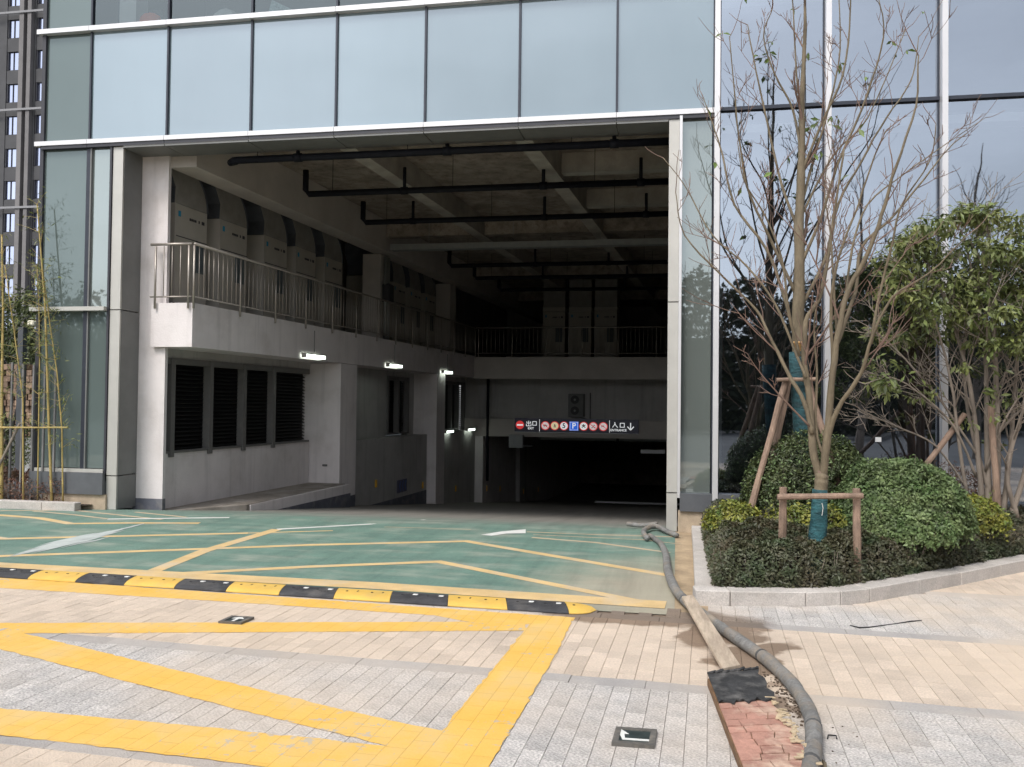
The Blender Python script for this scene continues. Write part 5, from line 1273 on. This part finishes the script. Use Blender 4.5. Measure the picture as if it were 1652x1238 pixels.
PP = []; NN = []
for c, r, n in cl:
    d = nprng.normal(0, 1, (n, 3)); d /= np.linalg.norm(d, axis=1)[:, None]; rr = nprng.uniform(.35, 1, n)[:, None]
    PP.append(np.array(c)+d*rr*np.array([r*1.15, r*1.1, r*.8])); NN.append(d*.5+np.array([0, -.35, .5]))
leaves('crown', np.concatenate(PP), np.concatenate(NN), .088, lf_ever, te, aspect=.36, spread=.5, droop=1.3)
# --- small stems and weeds at the foot of the evergreen
shrub('round_shrub', 'sparse reddish shrub at the foot of the evergreen stems', (3.1, 10.6, .5), (.5, .35, .55), 2600, .04, lf_red, 51, rough=.2)

# ================================================================== BAMBOO (left edge)
bam = [([(84, 794), (79, 689), (75.6, 580), (72.7, 492), (67, 420), (60, 330)], .020, 'thick yellow bamboo rising in front of the hedge'), ([(102, 790), (100, 693), (92, 601), (80, 520), (70, 440)], .013, 'thin bamboo leaning left against the glass corner'),
       ([(38, 790), (37, 643), (29, 580), (18, 500), (8, 430)], .014, 'thin bamboo bending to the left edge'), ([(61, 790), (64, 580), (63, 500), (60, 430)], .011, 'slender upright bamboo between the metal slats'),
       ([(3, 790), (3, 640), (5, 500), (3, 380)], .024, 'stout golden bamboo at the extreme left edge'), ([(-18, 790), (-14, 600), (-20, 450)], .02, 'bamboo just past the left edge')]
for px_, r, lb in bam:
    Yb = 11.44+rnd.uniform(-.02, .02); base = O(px_[0][0], px_[0][1], Yb)
    o = thing('bamboo', lb, 'bamboo', (base.x, Yb, .1), 'bamboo canes by the left corner')
    pts = [O(x, y, Yb) for x, y in px_]; pts[0].z = .1
    b = MB(); Q = []; 
    for a, c in zip(pts, pts[1:]): Q += [a.lerp(c, k/4) for k in range(4)]
    Q.append(pts[-1]); n = len(Q); b.tube(Q, [r*(1-.55*i/n) for i in range(n)], 8)
    for i in range(1, n, 1): b.tube([Q[i]-Vector((0, 0, .006)), Q[i]+Vector((0, 0, .006))], r*(1-.55*i/n)*1.18, 8)
    mk('culm', b, bamboo_m, o, smooth=True)
    tg = MB(); LP = []
    for i in range(3, n):
        for k in range(3):
            an = rnd.uniform(0, 6.28); d = Vector((math.cos(an), -.25+math.sin(an)*.2, rnd.uniform(.1, .9))).normalized(); l_ = rnd.uniform(.12, .38)
            e = Q[i]+d*l_; tg.tube([Q[i], Q[i]+d*l_*.5, e+Vector((0, 0, -.02))], [.003, .002, .0015], 3, cap=False)
            for q in range(6): LP.append(tuple(Q[i].lerp(e, rnd.uniform(.35, 1))+Vector((rnd.gauss(0, .03), rnd.gauss(0, .02), rnd.gauss(0, .03)))))
    mk('branch', tg, bamboo_m, o)['kind'] = 'stuff'; leaves('leaves', LP, [(0, -.5, .5)]*len(LP), .085, lf_bamboo, o, aspect=.16, spread=.6, droop=.8)
tag(pole('bamboo_rail', O(-60, 690, 11.38), O(110, 690, 11.38), .014, .013, None, bamboo_m), 'horizontal bamboo rail tied across the canes', 'rail')
tag(pole('tree_stake', O(-6, 760, 11.40), O(32, 684, 11.44), .02, .018, None, bark_grey), 'dark diagonal stake at the left edge under the bamboo rail', 'stake')
fn_ = thing('slat_fence', 'row of thin grey metal slats behind the bamboo', 'fence', (-9.8, 11.5, .08))
for k, (xb, xt) in enumerate(((-3, 3), (15, 20), (33, 38), (50, 55), (68, 73), (86, 90))):
    a = O(xb, 762, 11.53); c = O(xt, 583+k*2, 11.53); b = MB(); w_ = .014
    b.hexa([(a.x-w_, 11.52, .1), (a.x+w_, 11.52, .1), (a.x+w_, 11.55, .1), (a.x-w_, 11.55, .1), (c.x-w_, 11.52, c.z), (c.x+w_, 11.52, c.z), (c.x+w_, 11.55, c.z), (c.x-w_, 11.55, c.z)])
    mk('slat', b, M_slat if k else (globals().setdefault('M_slat', M('slat_grey', (.26, .25, .25), .5, metal=.3, var=.1))), fn_)
# lamp
o = thing('garden_lamp', 'dark lamp post with a small cream lamp head', 'lamp', (-10.3, 13.0, .0))
a = O(36, 560, 13.0); mk('post', MB().box(a.x-.05, a.x+.05, 12.95, 13.05, .0, O(36, 528, 13).z), M('lamp_post', (.07, .075, .085), .5, var=.1), o)
mk('bracket', MB().tube([O(40, 530, 13.0), O(50, 522, 13.0)], .015, 6), dark_metal, o); c = O(53, 522, 13.0); mk('lamp_head', MB().box(c.x-.065, c.x+.065, 12.93, 13.07, c.z-.045, c.z+.045), M('cream_plastic', (.8, .75, .6), .5, var=.03), o, bevel=.02)
# rubble wall
b = MB(); Yw = 15.5; x0, x1 = O(-120, 640, Yw).x, O(74, 640, Yw).x; zt = O(40, 578, Yw).z
nx, nzz = 26, 20
for i in range(nx):
    for k in range(nzz):
        X0 = x0+(x1-x0)*(i+(.5 if k % 2 else 0))/nx; wd = (x1-x0)/nx; z0 = zt*k/nzz; hh = zt/nzz
        arch = zt*(1-.12*((X0-(x0+x1)/2)/((x1-x0)/2))**2)
        if z0+hh > arch: continue
        j = rnd.uniform(.75, .96); dpt = rnd.uniform(0, .08)
        b.box(X0+wd*(1-j)*.5, X0+wd*(1+j)*.5, Yw-dpt, Yw+.3, z0+hh*(1-j)*.4, z0+hh*.96, tone=rnd.random())
rw = thing('rubble_wall', 'brown rubble stone wall seen behind the bamboo', 'wall', ((x0+x1)/2, Yw, 0))
mk('stone', b, rubble, rw)['kind'] = 'stuff'
mk('backing', MB().box(x0+.1, x1-.1, Yw+.05, Yw+.35, 0, zt*.86), soil_m, rw)
for k, (x, lb) in enumerate(((24, 'small white block left below the rubble wall'), (50, 'small white block right below the rubble wall'))):
    c = O(x, 713, 14.6); w_ = .07 if k == 0 else .13
    tag(mk('white_block', MB().box(c.x-w_, c.x+w_, 14.6, 14.8, -.02, c.z+.07), lampoff, bevel=.01), lb, 'block')
# small dark sculptural tree before the wall
o = thing('small_tree', 'little twisted dark tree in front of the rubble wall', 'tree', (O(15, 700, 14.5).x, 14.5, 0)); tw = Twigs()
tw.limb([O(14, 760, 14.5), O(10, 690, 14.5), O(5, 655, 14.5), O(-4, 600, 14.5)], .05, .02, 4, 1, 7, .8, .2)
tw.limb([O(17, 700, 14.5), O(28, 655, 14.5), O(31, 625, 14.5), O(24, 600, 14.5)], .03, .012, 4, 1, 7, .8, .2)
mk('trunk', tw.big, M('dark_bark', (.04, .035, .035), .9, var=.2), o); mk('twigs', tw.small, bark_grey, o)['kind'] = 'stuff'
# shrubs further back left
for k, (c, r, nleaf, m_, lb) in enumerate((((-13.0, 14.6, .5), (1.6, .6, .75), 5200, lf_dark, 'dark shrub low behind the metal slats'),
        ((-19.5, 22.5, 2.0), (4.2, 1.6, 2.6), 9000, lf_far, 'large brownish shrub mass below the grey tower'),
        ((-15.8, 19.5, 2.8), (1.6, 1.0, 1.6), 4200, lf_dark, 'dark crown between the lamp and the tower'))):
    shrub('garden_shrub', lb, c, r, nleaf, .14 if k else .07, m_, 60+k, rough=.25)

# ================================================================== TOWER
YT = 80.0
def TO(px, py): return ony(px, py, YT)
tx = lambda px: TO(px, 200).x
tz = lambda py: TO(40, py).z
tb = thing('tower_block', 'dark grey high rise with rows of square windows at the far left', 'building', (tx(20), YT, 0))
st = tz(45)-tz(97); z_ref = tz(60)           # bottom of the window drawn at y=60
cols = [(-92, -66), (-40, -14), (8, 33), (55, 80), (102, 128)]
rows = range(-9, 5)
xl, xr = tx(-110), tx(150)
zb, ztp = 0, z_ref+5.4*st
mk('core', MB().box(xl, xr, YT+.9, YT+14, 0, ztp), room_dark, tb)
wv = [tx(a) for ab in cols for a in ab]
edges = [xl]+wv+[xr]
for i in range(0, len(edges), 2):
    mk('wall_strip', MB().box(edges[i], edges[i+1], YT, YT+.89, 0, ztp), tower_m, tb)
wh = tz(30)-tz(60)
pane_src = {}
for a, b_ in cols:
    X0, X1 = tx(a), tx(b_)
    for r in rows:
        z0 = z_ref+r*st
        if z0 < 1: continue
        mk('spandrel_panel', MB().box(X0+.01, X1-.01, YT+.06, YT+.8, z0+wh, z0+st-.01), tower_m, tb)
        wn = mk('window', MB().box(X0+.02, X1-.02, YT+.26, YT+.30, z0, z0+wh), g_tower, tb)
        fm = MB(); X = X0+(X1-X0)*.36
        fm.box(X0+.02, X1-.02, YT+.18, YT+.25, z0, z0+.07); fm.box(X0+.02, X0+.16, YT+.1, YT+.25, z0+.071, z0+wh); fm.box(X, X+.07, YT+.18, YT+.25, z0+.071, z0+wh)
        mk('frame', fm, dark_metal, wn)
for a, b_ in ((-62, -46), (33, 40), (46, 52), (84, 98)):
    mk('pilaster', MB().box(tx(a), tx(b_), YT-.5, YT-.01, 0, ztp), tower_l, tb)
for k in range(-3, 2):
    z = z_ref+(3*k+.8)*st-.2
    if z > 1: mk('floor_band', MB().box(xl, xr, YT-.62, YT-.505, z-.22, z), tower_slab, tb)

# ================================================================== BEHIND THE CAMERA (seen as reflections in the glass)
n = 80000; d = nprng.uniform(0, 1, (n, 3)); X = -70+140*d[:, 0]; hh = 7.6+1.8*np.sin(X*.23)+1.3*np.sin(X*.61+1)+.8*np.sin(X*1.7)
PPt = np.stack([X, -34+5*d[:, 1], hh*d[:, 2]**.7], 1)
o = leaves('tree_line', PPt, np.tile([[0, 1, .4]], (n, 1)), .42, lf_far, None, aspect=.6, spread=.7); o['kind'] = 'stuff'; o['label'] = 'dark tree line across the street mirrored in the glass'
mk_ = MB().box(-75, 75, -42, -40, 0, 6.5); struct('hillside', mk_, M('hillside', (.05, .055, .035), .95, var=.3, scale=.6))
for k, (x, y, h_) in enumerate(((-14.5, -4, 8.5), (-11.3, -6, 8), (5.5, -5, 8.5), (9.5, -7, 9))):
    o = thing('street_tree', 'bare street tree mirrored in the glass, number %s from the left' % ['one', 'two', 'three', 'four'][k], 'tree', (x, y, 0)); tw = Twigs()
    tw.limb([(x, y, 0), (x+.1, y, 2), (x, y, 4.5), (x+.1, y, h_)], .16, .03, 16, 2, 8, .8, .33, side_start=.25)
    mk('trunk', tw.big, bark_grey, o); mk('twigs', tw.small, bark_grey, o)['kind'] = 'stuff'

# ================================================================== HOSE AND PLANKS
def cr_pts(px_, zs):
    P_ = []
    for i, p_ in enumerate(px_):
        q = onz(p_[0], p_[1], 0); z = zs[i] if hasattr(zs, '__len__') else zs; P_.append(Vector((q.x, q.y, z)))
    Q = []
    for i in range(len(P_)-1):
        p0 = P_[max(i-1, 0)]; p1 = P_[i]; p2 = P_[i+1]; p3 = P_[min(i+2, len(P_)-1)]
        for k in range(8):
            t = k/8; Q.append(.5*((2*p1)+(-p0+p2)*t+(2*p0-5*p1+4*p2-p3)*t*t+(-p0+3*p1-3*p2+p3)*t**3))
    Q.append(P_[-1]); return Q
r = .041
hp = cr_pts([(1048, 868), (1054, 872), (1066, 882), (1074, 900), (1078, 930), (1092, 962), (1122, 992), (1180, 1034), (1236, 1074), (1280, 1118), (1307, 1165), (1313, 1210), (1306, 1260), (1290, 1330)], [r]*14)
ho = thing('hose', 'thick grey rubber hose snaking from the ramp past the planks', 'hose', (0.5, 6, 0))
rr = [r*(1+.03*math.sin(i*.9)+rnd.gauss(0, .02))*(.72 if i < 12 else .72+.28*min(1, (i-12)/20)) for i in range(len(hp))]
hp = [Vector((q.x, q.y, rr[i])) for i, q in enumerate(hp)]
mk('hose_body', MB().tube(hp, rr, 16), hose_m, ho, smooth=True)
band_m = M('hose_band', (.10, .10, .10), .8, var=.2)
for f in (.42, .60, .80, .9):
    i = int(f*len(hp)); dd = (hp[i+1]-hp[i]).normalized(); mk('hose_band', MB().tube([hp[i]-dd*.012, hp[i]+dd*.012], r*1.06, 16), band_m, ho, smooth=True)
h2p = cr_pts([(1092, 868), (1075, 862), (1060, 856), (1046, 858), (1038, 864), (1044, 874)], [.03, .04, .05, .05, .045, .04])
tag(mk('hose_end', MB().tube(h2p, .032, 12), hose_m, smooth=True), 'short curled hose loop at the right column', 'hose')
h3 = cr_pts([(1012, 849.5), (1035, 852), (1060, 854.5)], [.035, .035, .075])
tag(mk('hose_end', MB().tube(h3, .030, 12), hose_m, smooth=True), 'straight brown hose end lying on the ramp crest', 'hose')
# narrow plank
def slab(quad, z0s, th, m, name, par, tone=.5, sub_=1):
    P_ = [onz(*q, 0) for q in quad]; b = MB(); b.hexa([(p.x, p.y, z0s[i]) for i, p in enumerate(P_)]+[(p.x, p.y, z0s[i]+th) for i, p in enumerate(P_)], tone); return mk(name, b, m, par, bevel=.003)
pk = thing('plank', 'narrow pale plank lying over the hose', 'plank', onz(1140, 1040))
slab([(1166, 1102), (1194, 1096), (1118, 982), (1100, 985)], [.06, .06, .085, .085], .028, plank_m, 'board', pk)
# wide board: ply base, red cracked paint skin, black sheet on top
wb = thing('plank', 'wide board with cracked red skin and a black sheet at its far end', 'plank', onz(1230, 1180))
qa, qb, qc, qd = onz(1200, 1262), onz(1325, 1262), onz(1222, 1098), onz(1142, 1106)
qa = onz(1206, 1275); qb = onz(1330, 1275)
def WQ(f, g, z): # f across 0..1, g along 0 near ..1 far
    a = qa.lerp(qb, f); b_ = qd.lerp(qc, f); p = a.lerp(b_, g); return Vector((p.x, p.y, z))
b = MB(); b.hexa([WQ(-.02, 0, .004), WQ(.93, 0, .004), WQ(.93, .98, .004), WQ(-.02, .98, .004), WQ(-.02, 0, .050), WQ(.93, 0, .050), WQ(.93, .98, .050), WQ(-.02, .98, .050)])
mk('board', b, plank_edge, wb, bevel=.003)
rnd2 = random.Random(3); G0 = .0
ngx, ngy = 4, 11; gy = .66
xs = [[(0 if i == 0 else (1 if i == ngx else i/ngx+rnd2.uniform(-.09, .09))) for i in range(ngx+1)] for _ in range(ngy+1)]
def edge_x(g): return .95+.05*math.sin(g*37)+.025*math.sin(g*91)
for j in range(ngy):
    g0, g1 = gy*j/ngy, gy*(j+1)/ngy
    off = rnd2.uniform(-.1, .1)
    cuts = sorted([0]+[min(.92, max(.08, (i+off+rnd2.uniform(-.25, .25))/3)) for i in (1, 2)]+[1])
    for a, c in zip(cuts, cuts[1:]):
        if c-a < .04: continue
        ea, eb = edge_x(g0), edge_x(g1); zz = .053+rnd2.uniform(0, .006); ep = .008
        j1, j2, j3, j4 = [rnd2.uniform(-.010, .010) for _ in range(4)]
        q = [(a*ea+ep*(a > 0), g0+.0015+j1*.4), (c*ea-.004, g0+.0015+j2*.4), (c*eb-.004+j3, g1-.0015+j2*.4), (a*eb+ep*(a > 0)+j3*(a > 0), g1-.0015+j1*.4)]
        b = MB(); b.hexa([WQ(x, y, .0505) for x, y in q]+[WQ(x, y, zz) for x, y in q], tone=rnd2.random()); mk('red_flake', b, redpanel, wb)
b = MB(); N = 16; ring_ = []
top = [(i/N, .655+.018*math.sin(i*1.3)+.012*math.sin(i*2.9)) for i in range(N+1)]
rt = [(1.0+.05*math.sin(k*2.2), .66+.34*k/6) for k in range(1, 7)]
tp_ = [(1-i/8-.0, 1.0+.01*math.sin(i*2.3)) for i in range(1, 9)]
outl = top+rt+tp_
b.prism([WQ(x, y, .058) for x, y in outl], (0, 0, .010)); mk('black_sheet', b, blacksheet, wb)
fb = MB()
for i in range(8):
    x = i/7; fb.tube([WQ(x, 1.0, .07), WQ(min(1, x+.16), 1.005, .075+.006*math.sin(i*2))], .009, 6)
mk('rolled_edge', fb, blacksheet, wb, smooth=True)
sp = MB()
for i in range(46):
    g = rnd2.uniform(0, .7); x = edge_x(g)+rnd2.uniform(-.05, .05); c = WQ(x, g, .056+rnd2.uniform(0, .01)); an = rnd2.uniform(0, 3.14); l_ = rnd2.uniform(.01, .035); w_ = rnd2.uniform(.003, .012)
    dx, dy = math.cos(an)*l_, math.sin(an)*l_; nx_, ny_ = -math.sin(an)*w_, math.cos(an)*w_
    sp.hexa([(c.x-dx-nx_, c.y-dy-ny_, c.z), (c.x+dx-nx_, c.y+dy-ny_, c.z), (c.x+dx*.6+nx_, c.y+dy*.6+ny_, c.z), (c.x-dx+nx_, c.y-dy+ny_, c.z)]+[(c.x-dx-nx_, c.y-dy-ny_, c.z+.005), (c.x+dx-nx_, c.y+dy-ny_, c.z+.005), (c.x+dx*.6+nx_, c.y+dy*.6+ny_, c.z+.005), (c.x-dx+nx_, c.y-dy+ny_, c.z+.005)], tone=rnd2.random())
mk('splinter', sp, tan_bits, wb)['kind'] = 'stuff'
# crumbs of mud and debris beside the hose
deb = MB()
for i in range(190):
    f = rnd2.random(); c = onz(1240+f*60+rnd2.gauss(0, 7), 1088+f*70+rnd2.gauss(0, 9)) if i < 180 else onz(rnd2.uniform(1320, 1400), rnd2.uniform(1170, 1235))
    s_ = rnd2.uniform(.002, .008)*(1 if i < 180 else .6); deb.box(c.x-s_, c.x+s_, c.y-s_*rnd2.uniform(.4, 1), c.y+s_, .0, s_*.9, tone=rnd2.random())
o = mk('debris', deb, M('mud_crumb', (.14, .10, .07), .95, var=.3), None); o['kind'] = 'stuff'; o['label'] = 'crumbs of dried mud beside the hose'
tag(mk('wire_scrap', MB().tube([onz(1335, 1192, .005), onz(1336, 1186, .012), onz(1349, 1187, .012), onz(1350, 1192, .006)], .004, 5), hole_m), 'small bent black wire scrap right of the hose', 'scrap')
tag(mk('wood_chip', MB().tube([onz(1322, 1222, .01), onz(1330, 1232, .012), onz(1333, 1248, .01)], [.004, .011, .007], 5), bark), 'brown wood chip beside the hose near the bottom edge', 'chip')
# torn strip lines on the paving at right
tag(mk('twig', MB().tube([onz(1371, 1009, .006), onz(1387, 1013, .006), onz(1403, 1012, .006), onz(1440, 1007, .006), onz(1470, 1002.5, .006), onz(1487, 1001, .006)], [.003, .006, .004, .003, .005, .003], 5), hole_m), 'thin dark strap lying on the paving right of the planter', 'strap')

sc.render.engine = 'CYCLES'
sc.cycles.max_bounces = 12; sc.cycles.diffuse_bounces = 9; sc.cycles.transparent_max_bounces = 12
